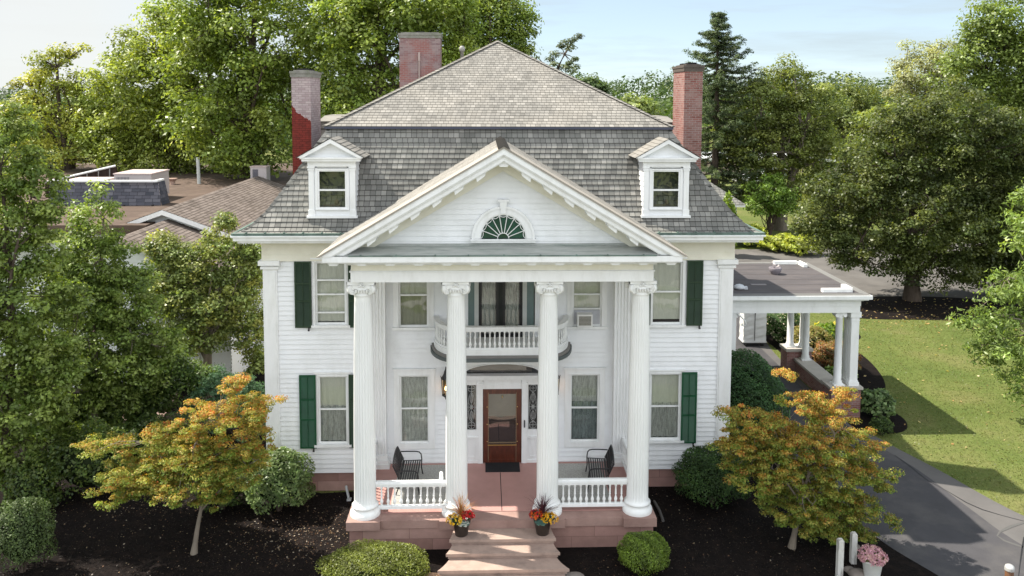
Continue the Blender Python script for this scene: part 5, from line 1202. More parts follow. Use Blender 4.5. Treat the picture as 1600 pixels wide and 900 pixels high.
c = at(311, 278, 31); d = at(309, 246, 31); q = MB(); q.tube([(c[0], 31, FZ-.3), (d[0], 31, d[2])], .12, 8); tag(q.build('tall_pipe', mat('pale pipe', (.5, .52, .5), .6), origin=(c[0], 31, FZ-.3)), 'tall pale pipe rising at the far edge of the brown roof', 'pipe')
# garage
e = at(1166, 320, 42); gx, gzz = float(e[0]), float(e[2])
gar = thing('garage', 'small white outbuilding with grey hipped roof behind the mansion, right', 'building', (gx-6, 46, 0))
q = MB(); siding(q, gx-11, gx-.6, 0, gzz, lambda a, o, z: (a, 42.6-o, z)); siding(q, 42.6, 51, 0, gzz, lambda a, o, z: (gx-.6+o, a, z)); q.build('wall', SIDE, gar)
q = MB(); xr = gx-5.8; A = [(gx-11.6, 42), (gx, 42), (gx, 51.6), (gx-11.6, 51.6)]; r0_ = np.array((xr, 46.5, gzz+3.9)); r1_ = np.array((xr, 47.5, gzz+3.9))
ts = np.linspace(0, .99, 22)
for (pa, pb, ra, rb, nn, ud) in ((A[0], A[1], r0_, r0_, (0, -.6, .8), (1, 0, 0)), (A[1], A[2], r0_, r1_, (.6, 0, .8), (0, 1, 0)), (A[2], A[3], r1_, r1_, (0, .6, .8), (-1, 0, 0)), (A[3], A[0], r1_, r0_, (-.6, 0, .8), (0, -1, 0))):
    lapped(q, [tuple(np.array((*pa, gzz))*(1-t)+ra*t) for t in ts], [tuple(np.array((*pb, gzz))*(1-t)+rb*t) for t in ts], nn, udir=ud, tab=.3)
q.build('roof', SHING, gar)
q = MB(); q.box(gx-11.5, gx-.05, 42.05, 42.2, gzz-.2, gzz); q.box(gx-.2, gx-.05, 42.2, 51.5, gzz-.2, gzz); q.build('fascia', WHITE, gar)
q = MB(); q.lathe([(.1, 0), (.14, .3), (.0, .4)], (gx-1.6, 42.45, gzz-.9), 8); q.build('wall_lamp', BLACK, gar)
c = at(1108, 262, 105); fb_ = thing('far_building', 'low tan commercial building glimpsed through the trees right of the chimney', 'building', (c[0], 105, 0))
q = MB(); q.box(c[0]-12, c[0]+30, 105, 120, 0, c[2]+1); q.build('wall', mat('tan wall', (.45, .36, .29), .8), fb_); q = MB(); q.box(c[0]-12.3, c[0]+30.3, 104.7, 120.3, c[2]+1, c[2]+1.5); q.build('roof_edge', WHITE, fb_)
for k in range(8): q = MB(); q.box(c[0]-9+k*4.6, c[0]-7+k*4.6, 104.95, 105.1, 1.2, 3); q.build('window', DARK, fb_)
c = at(1170, 300, 92)
def car(label, x, y, col, rot=0.):
    t = thing('parked_car', label, 'car', (0, 0, 0), 'cars parked behind the far trees')
    prof = [(-2.2, .35), (2.2, .35), (2.25, .75), (1.5, .92), (.85, 1.42), (-1.1, 1.45), (-1.9, 1.0), (-2.25, .9)]
    q = MB(); q.prism(prof, -.85, .85); q.build('body', mat('car paint '+str(col), col, .3, .6), t)
    q = MB(); q.prism([(1.35, .95), (.82, 1.36), (-1.05, 1.38), (-1.7, 1.0)], -.86, .86); q.build('windows', DARK, t)
    for a in (-1.4, 1.4):
        for b in (-.8, .8): q = MB(); q.tube([(a, b-.1, .32), (a, b+.1, .32)], .32, 14); q.build('wheel', BLACK, t)
    t.location = (x, y, 0); t.rotation_euler = (0, 0, rot)
car('white car behind the trees right of the conifer, nearer one', float(c[0]), 92, (.75, .75, .75), .2); c = at(1215, 275, 100); car('white car behind the trees right of the conifer, farther one', float(c[0]), 100, (.7, .72, .74), .1)
c = at(290, 270, 74); car('white car glimpsed between the trunks beyond the brown flat roof', float(c[0]), 84, (.75, .75, .75), 0)

# ================================================================ VEGETATION
G_OLIVE = [(.092, .13, .026), (.118, .157, .033), (.074, .106, .022), (.15, .178, .042)]
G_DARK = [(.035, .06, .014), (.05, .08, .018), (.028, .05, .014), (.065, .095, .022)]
G_MID = [(.055, .09, .02), (.075, .11, .024), (.045, .075, .018), (.10, .13, .03)]
G_YEL = [(.13, .155, .03), (.17, .18, .035), (.10, .13, .025), (.21, .20, .05)]
def LB(Y, *ls, dd=.85): return [lobe(*l, Y, dd) for l in ls]
def TR(name, label, cat, bp, Y, ls, nc, cr, per, leaf, cols, **kw):
    b = at(bp[0], bp[1] if len(bp) > 1 else 400, Y); base = (float(b[0]), float(Y), kw.pop('bz', 0.))
    return tree(name, label, cat, base, LB(Y, *ls, dd=kw.pop('dd', .85)), nc, cr, per, leaf, cols, **kw)
BT = 'tall trees behind the house'
TR('walnut_tree', 'huge olive green tree rising behind the left chimney to the top of the picture', 'tree', (385, 280), 34, [(420, 50, 120, 110), (330, 120, 95, 90), (430, -40, 130, 80), (360, 200, 85, 65), (440, 170, 75, 85), (330, 30, 75, 70), (520, 90, 60, 90), (400, 240, 60, 30), (310, 0, 60, 50)], 480, 1.25, 115, .27, G_OLIVE, r0=.6, seed=3, group=BT, bark=BARK, nmain=9, maxtw=120, droop=.25)
TR('walnut_tree', 'broad yellow-green tree left of the red chimney, sloping down to the flat brown roof', 'tree', (275, 285), 40, [(250, 120, 85, 85), (210, 160, 75, 80), (290, 200, 70, 75), (180, 215, 55, 60), (290, 80, 75, 80), (240, 240, 90, 30), (340, 240, 60, 25), (262, 60, 50, 50)], 460, 1.2, 110, .26, [(.12, .15, .03), (.15, .175, .04), (.10, .13, .026)], r0=.5, seed=5, group=BT, nmain=8, maxtw=120, droop=.25)
TR('locust_tree', 'tall dark-limbed tree between the left and middle chimneys, its crown cut by the picture top', 'tree', (596, 200), 29, [(600, 60, 85, 85), (560, 140, 70, 60), (640, -10, 110, 70), (610, 190, 70, 40), (690, 60, 60, 55), (540, 30, 60, 60), (520, 180, 40, 60)], 420, 1.1, 110, .25, G_OLIVE, r0=.5, seed=8, group=BT, nmain=9, maxtw=140, droop=.25)
TR('locust_tree', 'tree standing right behind the peak of the roof, its right edge against the sky', 'tree', (770, 200), 40, [(770, 30, 55, 55), (740, 90, 55, 45), (805, 40, 34, 42), (720, 10, 60, 45), (800, 85, 32, 30), (840, 118, 30, 14)], 230, 1.05, 100, .26, G_OLIVE, r0=.4, seed=11, group=BT, droop=.25)
TR('honey_locust', 'sparse pale yellow-green tree with a dark leaning trunk against the white sky, far left', 'tree', (112, 285), 42, [(95, 110, 50, 40), (50, 140, 45, 28), (125, 95, 25, 28), (65, 100, 14, 25), (100, 170, 65, 45), (140, 200, 55, 50), (40, 200, 50, 50), (90, 240, 80, 30)], 200, .95, 90, .25, G_YEL, r0=.45, seed=13, nmain=8, fork=.25, twig=.05, maxtw=160)
# crooked old pine
t = thing('scraggly_pine', 'thin scraggly grey-green pine leaning right above the roof slope', 'tree', tuple(gr(858, 300, 0)*0+np.array((at(862, 130, 46)[0], 46, 0))))
pb = [at(x, y, 46) for x, y in ((862, 200), (866, 130), (872, 105), (882, 85), (893, 68), (905, 58))]; pts = [(t.location.x, 46, 0)]+[tuple(p) for p in pb]
q = MB(); q.tube(pts, [.3, .2, .16, .12, .09, .06, .03], 7)
TT = []
for x, y in ((905, 56), (895, 62), (885, 66), (876, 72), (868, 84), (890, 74), (898, 92), (889, 98), (882, 104), (892, 110), (876, 118), (866, 100), (898, 104), (884, 120), (860, 92)):
    p = at(x, y, 46+random.uniform(-1, 1)); TT.append(p); b_ = min(pb, key=lambda k: np.linalg.norm(k-p)); q.tube([tuple(b_), tuple((b_+p)/2+np.array([0, 0, .1])), tuple(p)], [.05, .035, .015], 4)
q.build('trunk', BARK, t); TT = np.array(TT); crown(t, None, 0, .62, 130, .2, [(.075, .085, .05), (.06, .075, .04)], seed=2, flat=.5, mt=LEAFD, tips=(TT, TT))
# spruce
c = at(1122, 18, 50); sx, stz = float(c[0]), float(c[2])
t = thing('spruce_tree', 'tall pointed spruce with drooping tiered branches behind the right chimney', 'tree', (sx, 50, 0))
rg = np.random.default_rng(4); q = MB(); q.tube([(sx, 50, 0), (sx+.1, 50, stz*.5), (sx, 50, stz)], [.42, .25, .03], 8); Pc = []
z = stz-.25
while z > 3:
    f = (stz-z)/stz; Lb = .4+.66*min(stz-z, 5)+.12*max(0, stz-z-5)
    for k in range(7):
        a = rg.random()*6.28; l = Lb*(.62+.5*rg.random()); d = np.array([math.cos(a), math.sin(a), 0])
        pt = [np.array([sx, 50, z])+d*l*u+np.array([0, 0, -l*(.30*u-.32*u*u*u)]) for u in np.linspace(0, 1, 6)]
        q.tube([tuple(p) for p in pt], [.05, .04, .035, .03, .02, .01], 4)
        for p in pt[1:]: Pc.append(p+rg.normal(size=3)*.08)
        for p0, p1 in zip(pt[1:], pt[2:]): Pc.append((p0+p1)/2)
    z -= .42+.12*rg.random()
q.build('trunk', BARK, t); Pc = np.array(Pc); crown(t, None, 0, .36, 34, .20, [(.045, .062, .03), (.06, .075, .03), (.035, .052, .025)], seed=6, flat=.55, mt=LEAFD, tips=(Pc, Pc), aspect=.35, droop=.3)
TR('maple_tree', 'rounded olive tree right of the spruce with grey trunks showing beneath', 'tree', (1221, 352), 50, [(1225, 135, 50, 45), (1185, 175, 55, 50), (1260, 180, 50, 50), (1150, 220, 38, 50), (1215, 225, 70, 45), (1165, 265, 40, 25), (1270, 240, 45, 35), (1230, 290, 60, 25), (1180, 300, 40, 20)], 460, .95, 100, .24, [(.085, .105, .028), (.11, .125, .034), (.065, .085, .022)], r0=.45, seed=17, stems=3, nmain=7, bark=BARKL, twig=.04)
TR('ash_tree', 'tree with spiky upright top shoots between the rounded olive tree and the big maple', 'tree', (1335, 350), 62, [(1325, 165, 45, 40), (1300, 210, 50, 45), (1350, 220, 50, 50), (1280, 160, 22, 30), (1360, 160, 25, 25), (1385, 250, 45, 50), (1290, 290, 55, 35), (1330, 320, 50, 20)], 340, 1.1, 90, .27, [(.09, .11, .035), (.07, .095, .028), (.11, .125, .04)], r0=.45, seed=19, stems=2)
TR('small_tree', 'small bright green multi-stemmed tree on the grass behind the shrubs', 'tree', (1203, 360), 46, [(1205, 300, 38, 28), (1188, 320, 28, 16), (1222, 318, 30, 18)], 130, .6, 50, .22, [(.10, .15, .03), (.08, .13, .025)], r0=.12, seed=23, stems=4, fork=.1)
TR('red_maple', 'big dense maple at the right, its trunk in a mulch ring by the parking lot', 'tree', (1425, 470), 23.7, [(1430, 230, 95, 75), (1360, 280, 80, 60), (1500, 190, 80, 60), (1310, 325, 62, 50), (1560, 260, 80, 90), (1430, 330, 130, 70), (1530, 360, 90, 70), (1290, 370, 45, 32), (1380, 395, 90, 28), (1480, 420, 90, 28), (1600, 330, 90, 90), (1560, 430, 50, 28), (1600, 220, 90, 70), (1590, 410, 80, 50), (1420, 200, 60, 40), (1265, 345, 30, 22)], 1800, .68, 78, .18, [(.036, .05, .014), (.052, .066, .019), (.028, .04, .011), (.075, .086, .027)], r0=.42, seed=29, nmain=12, fork=.3, top=tuple(at(1430, 210, 23.7)), up=.9)
TR('walnut_tree', 'tall green tree rising above the big maple at the right edge of the picture', 'tree', (1640, 400), 36, [(1545, 55, 45, 35), (1600, 20, 85, 55), (1530, 100, 55, 45), (1590, 110, 70, 60), (1640, 150, 80, 80), (1500, 130, 40, 40), (1590, 200, 80, 50)], 430, 1.05, 96, .24, [(.07, .10, .024), (.09, .12, .03), (.105, .135, .036)], r0=.5, seed=31, nmain=9)
TR('poplar_tree', 'pale silvery yellow airy tree left of the tall green one, against the sky', 'tree', (1440, 330), 60, [(1440, 105, 44, 40), (1475, 95, 36, 34), (1418, 150, 36, 34), (1470, 140, 44, 40), (1410, 200, 40, 30)], 190, .95, 80, .25, [(.17, .18, .10), (.20, .205, .12), (.15, .165, .085)], r0=.4, seed=37, inner=.3, nmain=9, twig=.05, bark=BARKL)
TR('linden_tree', 'yellowish green tree just behind the big maple top, beneath the pale tree', 'tree', (1400, 340), 52, [(1390, 200, 50, 32), (1430, 210, 60, 40), (1345, 235, 35, 30)], 240, 1.0, 50, .32, [(.10, .13, .03), (.12, .14, .035)], r0=.4, seed=39)
# near right: walnut-like branches reaching in from outside the frame
TR('pecan_tree', 'tree with long drooping narrow leaves reaching in at the right edge above the lawn', 'tree', (1760, 640), 5, [(1560, 470, 42, 30), (1590, 520, 60, 45), (1530, 500, 34, 20), (1560, 545, 50, 28), (1600, 590, 40, 30), (1640, 450, 60, 70), (1680, 540, 70, 80), (1585, 440, 40, 22), (1650, 350, 80, 80)], 430, .42, 34, .20, [(.10, .14, .035), (.13, .17, .05), (.08, .12, .03)], r0=.28, seed=41, aspect=.34, droop=.5, fork=.3, top=tuple(at(1700, 330, 5)), bark=BARKL, twig=.016, zmin=1.0)
# left side, from near to far
TR('sweetgum_tree', 'tall dark green tree along the left edge, nearest the camera', 'tree', (8, 778), -.3, [(10, 250, 60, 60), (50, 300, 45, 50), (0, 360, 75, 70), (60, 390, 42, 50), (20, 470, 90, 60), (-20, 560, 90, 80), (70, 540, 60, 50), (20, 640, 90, 60), (85, 620, 45, 40), (30, 720, 60, 40), (-70, 400, 80, 120), (20, 190, 28, 30), (85, 330, 22, 34), (110, 470, 30, 26), (100, 580, 40, 26)], 900, .34, 70, .12, [(.06, .092, .02), (.088, .12, .028), (.125, .155, .042)], r0=.17, seed=43, group='trees crowding the left side', bark=BARK, top=tuple(at(15, 260, -.3)), twig=.012, fork=.15)
TR('sweetgum_tree', 'green tree behind the left edge tree, its pointed top against the brown flat roof', 'tree', (150, 700), 3.5, [(150, 350, 38, 45), (150, 410, 60, 50), (120, 470, 75, 50), (190, 470, 60, 55), (150, 540, 95, 55), (100, 600, 80, 50), (200, 590, 60, 40), (155, 305, 10, 18), (140, 650, 60, 40), (240, 540, 40, 40), (215, 430, 22, 22), (95, 420, 22, 30)], 900, .36, 70, .122, [(.064, .098, .022), (.09, .125, .03), (.125, .16, .045)], r0=.15, seed=47, group='trees crowding the left side', bark=BARKL, top=tuple(at(152, 340, 3.5)), twig=.012)
TR('dogwood_tree', 'airy paler green tree with grey branches between the annex and the house corner', 'tree', (325, 590), 7.5, [(350, 350, 14, 20), (345, 400, 38, 40), (385, 430, 32, 60), (300, 420, 42, 35), (270, 400, 30, 28), (320, 470, 70, 40), (385, 500, 32, 45), (260, 460, 40, 45), (250, 380, 22, 18), (310, 520, 60, 25), (400, 560, 20, 30), (390, 420, 26, 40)], 760, .38, 56, .125, [(.10, .13, .045), (.13, .16, .055), (.08, .11, .033), (.17, .175, .05)], r0=.12, seed=53, group='trees crowding the left side', bark=BARKL, inner=.35, stems=3, fork=.2, top=tuple(at(335, 410, 7.5)), twig=.014)
TR('understory_tree', 'low leafy tree with glossy leaves filling the gap below the annex wall', 'tree', (215, 690), 4.5, [(240, 565, 45, 35), (190, 640, 70, 40), (100, 680, 60, 40), (230, 620, 45, 25), (60, 690, 50, 40), (130, 700, 50, 30), (300, 590, 40, 20)], 460, .36, 50, .13, G_DARK+[(.07, .10, .03)], r0=.08, seed=57, stems=3, fork=.1, twig=.01)
# turning maples in front
AUT = [(.64, .28, .06), (.60, .38, .08), (.66, .44, .12), (.56, .15, .05), (.46, .42, .08)]
TR('japanese_maple', 'low spreading maple with orange and green leaves on a slim curved trunk, front left', 'maple tree', (303, 866), -3.45, [(330, 655, 60, 26), (390, 640, 36, 30), (365, 600, 22, 18), (395, 690, 36, 24), (300, 700, 60, 22), (225, 730, 70, 26), (170, 695, 50, 12), (200, 760, 55, 20), (290, 745, 80, 24), (360, 735, 60, 26), (330, 775, 30, 18), (430, 625, 14, 6), (250, 680, 30, 18), (310, 720, 60, 26)], 950, .17, 105, .052, [(.075, .115, .018), (.10, .14, .024), (.13, .15, .03)], r0=.075, seed=61, flat=.42, mt=LEAFO, topcol=(AUT, .75, -.14), fork=.45, nmain=10, twig=.007, bark=BARKL, group='turning maples in front of the house', top=tuple(at(322, 730, -3.45)), dd=1.0, inner=.2)
TR('japanese_maple', 'wide maple with tiered orange and green sprays beside the driveway, front right', 'maple tree', (1237, 857), -3.6, [(1255, 625, 42, 16), (1225, 585, 18, 8), (1290, 645, 45, 22), (1325, 615, 20, 10), (1180, 660, 48, 20), (1250, 690, 70, 30), (1340, 690, 48, 15), (1150, 690, 42, 22), (1190, 730, 70, 32), (1290, 740, 60, 30), (1350, 735, 45, 20), (1250, 790, 70, 32), (1330, 790, 50, 25), (1385, 755, 22, 10), (1395, 812, 15, 12), (1300, 825, 50, 18), (1345, 835, 26, 10), (1135, 645, 16, 8)], 1150, .17, 105, .054, [(.07, .11, .018), (.09, .13, .022), (.12, .135, .028)], r0=.085, seed=67, flat=.42, mt=LEAFO, topcol=(AUT, 1.05, -.40), fork=.4, nmain=11, twig=.007, bark=BARKL, group='turning maples in front of the house', top=tuple(at(1270, 700, -3.6)), dd=1.0, inner=.2)
# shrubs
def shrub(name, label, cat, base, rad, h, leaf, cols, n=4200, seed=1, group=None, rough=.1, mt=None, up=.5, zc=None, topcol=None, lob=None):
    t = thing(name, label, cat, (base[0], base[1], 0), group)
    rg = np.random.default_rng(seed); d = unit(rg, n); zc = h*.5 if zc is None else zc; d[:, 2] = np.where(d[:, 2] < -.6, -d[:, 2], d[:, 2])
    bump = 1+rough*np.sin(d[:, 0]*5+seed)*np.cos(d[:, 1]*4+seed)+rough*.8*np.sin(d[:, 2]*7+d[:, 0]*6)
    r = (.72+.30*rg.random(n)**.6)*bump
    R3 = np.array([rad[0], rad[1], h*.5]); P = np.array([base[0], base[1], zc])+d*r[:, None]*R3*np.c_[np.where(d[:, 2] < 0, np.minimum(1/np.sqrt(1-d[:, 2]**2+1e-3), 1.5)*.97, 1.)[:, None].repeat(2, 1), np.ones(n)]
    P[:, 2] = np.maximum(P[:, 2], .04); Nn = d/R3*R3.min()+rg.normal(size=(n, 3))*.55+np.array([0, 0, up])
    C = 1.35*np.array(cols)[rg.integers(0, len(cols), n)]*(1+.2*rg.normal(size=(n, 1)))*(1+.25*np.sin(d[:, :1]*9+d[:, 1:2]*7))
    if topcol is not None: m = rg.random(n) < topcol[1]; C[m] = np.array(topcol[0])[rg.integers(0, len(topcol[0]), m.sum())]
    leafmesh('foliage', P, Nn, leaf*(.7+.6*rg.random(n)), C, mt or LEAFD, t, aspect=.62, fold=.1)
    q = MB(); rgg = random.Random(seed)
    for k in range(9):
        a = k*.7+rgg.random(); e = (base[0]+math.cos(a)*rad[0]*.6, base[1]+math.sin(a)*rad[1]*.6, zc+h*.15*rgg.random()); q.tube([(base[0]+math.cos(a)*.05, base[1]+math.sin(a)*.05, 0), ((base[0]*.7+e[0]*.3), (base[1]*.7+e[1]*.3), zc*.5), e], [.03, .022, .008], 5)
    q.build('stems', BARK, t)
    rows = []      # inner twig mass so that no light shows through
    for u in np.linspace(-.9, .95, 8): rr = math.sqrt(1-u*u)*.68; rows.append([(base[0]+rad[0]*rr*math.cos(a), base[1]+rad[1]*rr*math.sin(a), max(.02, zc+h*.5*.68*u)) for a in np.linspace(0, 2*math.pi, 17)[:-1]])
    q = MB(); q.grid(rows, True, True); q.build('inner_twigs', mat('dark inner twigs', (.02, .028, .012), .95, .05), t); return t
b = gr(1007, 893); shrub('boxwood_ball', 'small round clipped bright green bush on the mulch right of the steps', 'bush', (b[0], b[1]+.12), (.66, .62), .92, .045, [(.11, .165, .022), (.145, .20, .032), (.085, .13, .018)], 10000, 71, rough=.05, mt=LEAF)
b = gr(585, 925); shrub('low_bush', 'wide low rounded yellow-green bush left of the steps', 'bush', (b[0], b[1]+.40), (1.36, .9), .86, .05, [(.115, .14, .026), (.15, .17, .036), (.09, .11, .02)], 17000, 72, rough=.08, mt=LEAF)
b = gr(440, 800); shrub('viburnum_bush', 'pale green rounded shrub against the wall right of the left maple', 'bush', (b[0]-.1, b[1]+.1), (.98, .8), 1.75, .085, [(.12, .17, .06), (.15, .20, .08), (.08, .13, .04)], 8500, 73, rough=.14, mt=LEAF)
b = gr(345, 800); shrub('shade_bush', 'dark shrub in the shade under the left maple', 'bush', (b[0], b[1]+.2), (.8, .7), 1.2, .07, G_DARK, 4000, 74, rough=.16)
b = gr(1120, 795); shrub('yew_bush', 'dark green clipped mound in front of the wall right of the porch', 'bush', (b[0]-.05, b[1]+.35), (1.12, .9), 1.75, .06, [(.035, .07, .02), (.05, .09, .022), (.028, .055, .018)], 13000, 75, rough=.06)
shrub('yew_hedge', 'large dark green yew mound between the house wall and the driveway', 'hedge', (8.55, 2.9), (1.35, 2.6), 3.3, .075, [(.03, .07, .022), (.045, .09, .028), (.025, .055, .02)], 22000, 76, rough=.05)
b = gr(42, 893); shrub('privet_bush', 'grey-green upright shrub in the bottom left corner', 'bush', (b[0]-.1, b[1]), (.78, .65), 1.9, .055, [(.05, .075, .025), (.07, .10, .03)], 9000, 77, rough=.09)
b = gr(50, 800); shrub('leafy_shrub', 'leafy shrub behind the grey-green one at the left', 'bush', (b[0], b[1]), (.8, .6), 1.6, .09, G_MID, 3500, 78, rough=.2, mt=LEAF)
b = gr(125, 790); shrub('leafy_shrub', 'taller leafy green shrub filling the gap left of the orange maple', 'bush', (b[0], b[1]+.6), (1.2, .9), 2.1, .10, G_MID, 5200, 101, rough=.25, mt=LEAF)
b = gr(205, 760); shrub('leafy_shrub', 'low dark leafy shrub behind the left sprays of the orange maple', 'bush', (b[0], b[1]+1.2), (1.3, .9), 1.7, .10, G_DARK, 4200, 102, rough=.25, mt=LEAF)
def cedar(label, px, py, Y, hpx, w):
    b = at(px, py, Y); zt = b[2]; t = thing('juniper', label, 'shrub', (b[0], Y, 0), 'blue-green junipers beside the house corner'); rg = np.random.default_rng(int(px)); TT = []
    for k in range(150):
        f = rg.random()**.7; a = rg.random()*6.28; TT.append((b[0]+math.cos(a)*w*f, Y+math.sin(a)*w*f*.8, max(.2, zt*(1-.55*f)+rg.normal()*.15)))
    TT = np.array(TT); crown(t, None, 0, .28, 60, .085, [(.045, .085, .045), (.035, .07, .035), (.06, .10, .05)], seed=px, flat=.35, mt=LEAFD, tips=(TT, TT), aspect=.4, zmin=0)
    q = MB(); q.tube([(b[0], Y, 0), (b[0], Y, zt*.6)], [.05, .02], 6); [q.tube([(b[0], Y, .2), tuple(x)], [.03, .008], 4) for x in TT[::6]]; q.build('trunk', BARK, t)
cedar('feathery blue-green juniper in front of the annex wall, left one', 345, 580, 3.5, 50, 1.4); cedar('feathery blue-green juniper touching the house corner, right one', 385, 590, 2.2, 50, 1.2)
# planting behind and beside the carport
RB = 'shrubs in the bed behind the carport'
shrub('barberry_bush', 'rusty red and orange shrub seen between the carport columns', 'bush', (15.3, 11.0), (.9, 1.4), 1.2, .10, [(.20, .09, .04), (.26, .15, .06), (.12, .12, .04)], 4500, 81, RB, rough=.12, mt=LEAF)
shrub('spirea_bush', 'golden orange shrub behind the red one in the carport bed', 'bush', (15.2, 13.6), (1.0, 1.0), 1.2, .10, [(.22, .17, .06), (.16, .17, .05)], 3200, 82, RB, rough=.12, mt=LEAF)
shrub('hosta', 'bright variegated hosta by the low brick wall', 'plant', (14.6, 8.9), (.65, .75), .8, .2, [(.16, .24, .06), (.35, .42, .22), (.10, .17, .04)], 520, 83, RB, rough=.15, mt=LEAF)
shrub('white_flower_bush', 'dark green bush speckled with pale flowers beside the canvas-covered cart', 'bush', (14.4, 15.6), (1.2, 1.3), 1.5, .11, [(.04, .07, .02), (.05, .09, .025)], 5200, 84, RB, rough=.15, topcol=(((.55, .45, .35), (.6, .55, .4)), .12))
shrub('daylily_clump', 'grassy green clump with yellow flowers behind the rusty shrub', 'plant', (16.6, 14.8), (.8, .8), 1.0, .3, [(.10, .17, .03), (.16, .22, .04)], 700, 85, RB, rough=.2, mt=LEAF, topcol=(((.75, .6, .1),), .03))
shrub('hosta', 'dark glossy hosta clump at the foot of the brick pier, right side', 'plant', (14.55, 5.5), (.62, .75), 1.05, .19, [(.06, .10, .035), (.10, .15, .05), (.15, .20, .09)], 700, 86, rough=.12, mt=LEAFD)
shrub('small_bush', 'little dark round bush at the corner of the pier bed', 'bush', (13.95, 3.9), (.4, .4), .6, .06, G_DARK, 1500, 87)
YB_ = 'yellow shrubs bordering the parking lot'
for i, (px, py, w_, lab) in enumerate(((1215, 392, 1.6, 'bright yellow-green ornamental shrub bordering the lot, nearest the house'), (1252, 398, 1.5, 'bright yellow-green ornamental shrub bordering the lot, beside the big maple crown'), (1172, 385, 1.4, 'yellow-green tuft just above the corner of the main eave'))):
    b = gr(px, py); shrub('golden_shrub', lab, 'shrub', (b[0], b[1]), (w_, 1.1), 1.3+.2*i, .26, [(.28, .32, .05), (.22, .27, .05), (.34, .36, .09)], 1600, 90+i, YB_, rough=.2, mt=LEAF)
b = at(1132, 345, 38); shrub('golden_shrub', 'tall yellow-green shrub in front of the outbuilding wall', 'shrub', (b[0], 38), (1.0, .9), 4.3, .28, [(.16, .24, .04), (.20, .27, .05)], 2400, 95, YB_, rough=.2, mt=LEAF)
# far woods as one mass (cannot be told apart)
rg = np.random.default_rng(77); TT, RR = [], []
for k in range(620):
    Y = rg.uniform(95, 420); X = rg.uniform(-.62, .66)*(Y+25)
    if Y < 230 and -.25*(Y+25) < X-.08*Y and abs(X/(Y+25)) < .2: pass
    if Y < 120 and -5 < X < 60: continue
    TT.append((X, Y, (gz(X, Y) if Y < 150 else max(gz(X, Y), hz(X, Y)-3)))); RR.append(rg.uniform(3.6, 6.6))
TT = np.array(TT); RR = np.array(RR); per = 150; idx = np.repeat(np.arange(len(TT)), per); n = len(idx); d = unit(rg, n); d[:, 2] = np.abs(d[:, 2])*1.2-.35
P = TT[idx]+np.array([0, 0, 1])*(RR[idx]*.9)[:, None]+d*(RR[idx]*(.8+.3*rg.random(n)))[:, None]*np.array([1, 1, 1.15])
tone = 1.3*np.array([(.045, .075, .02), (.06, .09, .022), (.085, .11, .03), (.035, .06, .022)])[rg.integers(0, 4, len(TT))]
wood = leafmesh('distant_woods', P, d+rg.normal(size=(n, 3))*.5+np.array([0, 0, .4]), np.clip(.35*RR[idx]*.62, .7, 2.2)*(.6+.5*rg.random(n)), tone[idx]*(1+.2*rg.normal(size=(n, 1))), LEAFD, aspect=.7)
tag(wood, 'mass of distant green woods along the horizon', 'woods', kind='stuff')
rg = np.random.default_rng(78); TT = np.array([(x, rg.uniform(-74, -56), 0) for x in np.arange(-60, 61, 6.5)]); RR = rg.uniform(3.5, 5.5, len(TT)); idx = np.repeat(np.arange(len(TT)), 420); n = len(idx); d = unit(rg, n)
P = TT[idx]+np.array([0, 0, 1])*(RR[idx]*1.15)[:, None]+d*(RR[idx]*(.75+.35*rg.random(n)))[:, None]*np.array([1, 1, 1.1])
tag(leafmesh('street_woods', P, d+rg.normal(size=(n, 3))*.5, np.full(n, .8), np.array([(.05, .07, .02)])*(1+.25*rg.normal(size=(n, 1))), LEAFD), 'belt of green trees across the street, mirrored in the panes', 'woods', kind='stuff')
TR('oak_tree', 'round pale green tree standing out of the distant woods left of the right chimney', 'tree', (995, 300), 120, [(995, 175, 32, 22), (985, 190, 24, 16)], 120, 1.7, 60, .62, [(.10, .13, .04), (.12, .145, .045)], r0=.5, seed=97)
TR('oak_tree', 'dark rounded tree in the distance just right of the roof slope', 'tree', (928, 300), 130, [(925, 140, 24, 16), (915, 155, 22, 20)], 90, 1.8, 60, .62, [(.045, .07, .025), (.06, .085, .03)], r0=.5, seed=98)
# ---------------------------------------------------------------- litter
rg = np.random.default_rng(9)
def litter(name, label, pts, size, cols, zz_):
    n = len(pts); P = np.c_[pts, np.full(n, zz_)+rg.random(n)*.02]; Nn = rg.normal(size=(n, 3))*.25+np.array([0, 0, 1])
    o = leafmesh(name, P, Nn, size*(.4+.9*rg.random(n)), np.array(cols)[rg.integers(0, len(cols), n)]*(1+.2*rg.normal(size=(n, 1))), LEAF, aspect=.7); tag(o, label, 'litter', kind='stuff')
def inpts(n, x0, x1, y0, y1): return np.c_[rg.uniform(x0, x1, n), rg.uniform(y0, y1, n)]
pl_ = [inpts(1100, -16, -4.4, -6.5, 2.5), inpts(330, 4.3, 9.8, -6, -.1), inpts(60, -4, -1.9, -6, -3.7), inpts(60, 2, 4, -6, -3.7), inpts(500, -16, -8, 2.5, 9)]
c0 = rg.normal(size=(900, 2))*np.array([1.2, .8])+np.array([-5.6, -2.6]); c1 = rg.normal(size=(500, 2))*np.array([1.4, .7])+np.array([-10.5, -.5])
litter('fallen_leaves', 'scattered pale and tan fallen leaves on the dark mulch', np.vstack(pl_+[c0, c1]), .05, [(.26, .18, .11), (.36, .28, .19), (.18, .10, .06), (.46, .40, .33), (.13, .07, .04), (.10, .06, .04)], .012)
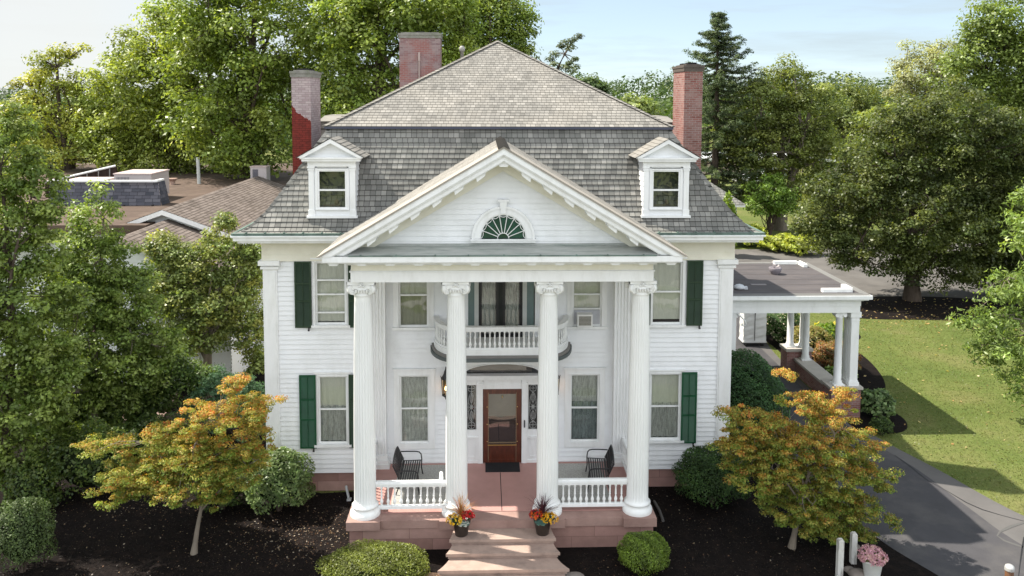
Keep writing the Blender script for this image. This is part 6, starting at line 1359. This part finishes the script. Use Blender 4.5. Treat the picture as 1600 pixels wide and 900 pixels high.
bx = inpts(34000, -17, 10, -7, 3); bx = bx[(bx[:, 0] < -4.3) | (bx[:, 0] > 4.3) | (bx[:, 1] < -3.7)]; bx = bx[(np.abs(bx[:, 0]) > 1.9) | (bx[:, 1] > 0)]; bx = bx[(bx[:, 0] < 9.4) | (bx[:, 1] > 9)]
o = leafmesh('mulch_chips', np.c_[bx, .008+rg.random(len(bx))*.02], rg.normal(size=(len(bx), 3))*.5+np.array([0, 0, 1]), .07*(.4+.8*rg.random(len(bx))), np.array([(.014, .010, .008), (.024, .017, .013), (.009, .007, .006), (.045, .031, .023)])[rg.integers(0, 4, len(bx))], LEAFD, aspect=.3); tag(o, 'dark shredded bark chips of the beds', 'mulch', kind='stuff')
pl2 = np.vstack([inpts(380, 14, 34, 2, 20), inpts(500, 19.5, 30, 17, 24)]); litter('lawn_leaves', 'sparse yellow and tan leaves lying on the lawn', pl2, .13, [(.5, .42, .18), (.45, .34, .16), (.4, .25, .1)], .02)
# short grass blades on the near lawn
gp = inpts(90000, 10.3, 34, -9, 21)
def inside(p, poly):
    x, y = p[:, 0], p[:, 1]; c = np.zeros(len(p), bool); n = len(poly)
    for i in range(n):
        (xa, ya), (xb, yb) = poly[i], poly[i-1]; hit = ((ya > y) != (yb > y)) & (x < (xb-xa)*(y-ya)/((yb-ya) or 1e-9)+xa); c ^= hit
    return c
for nm in ('driveway_margin', 'mulch_ring', 'mulch_patch', 'pier_bed', 'flower_bed', 'parking_lot', 'mulch_bed'):
    me = bpy.data.objects[nm].data; gp = gp[~inside(gp, [(v.co.x, v.co.y) for v in me.vertices])]
gc = np.array([(.12, .145, .04), (.155, .17, .055), (.10, .13, .035), (.21, .20, .09)])[rg.integers(0, 4, len(gp))]
o = leafmesh('grass_blades', np.c_[gp, np.full(len(gp), .02)], rg.normal(size=(len(gp), 3))*np.array([1, 1, .9]), .07*(.6+.8*rg.random(len(gp))), gc*(1+.2*rg.normal(size=(len(gp), 1))), LEAF, aspect=.3); tag(o, 'short mown grass blades of the lawn right of the drive', 'grass', kind='stuff')
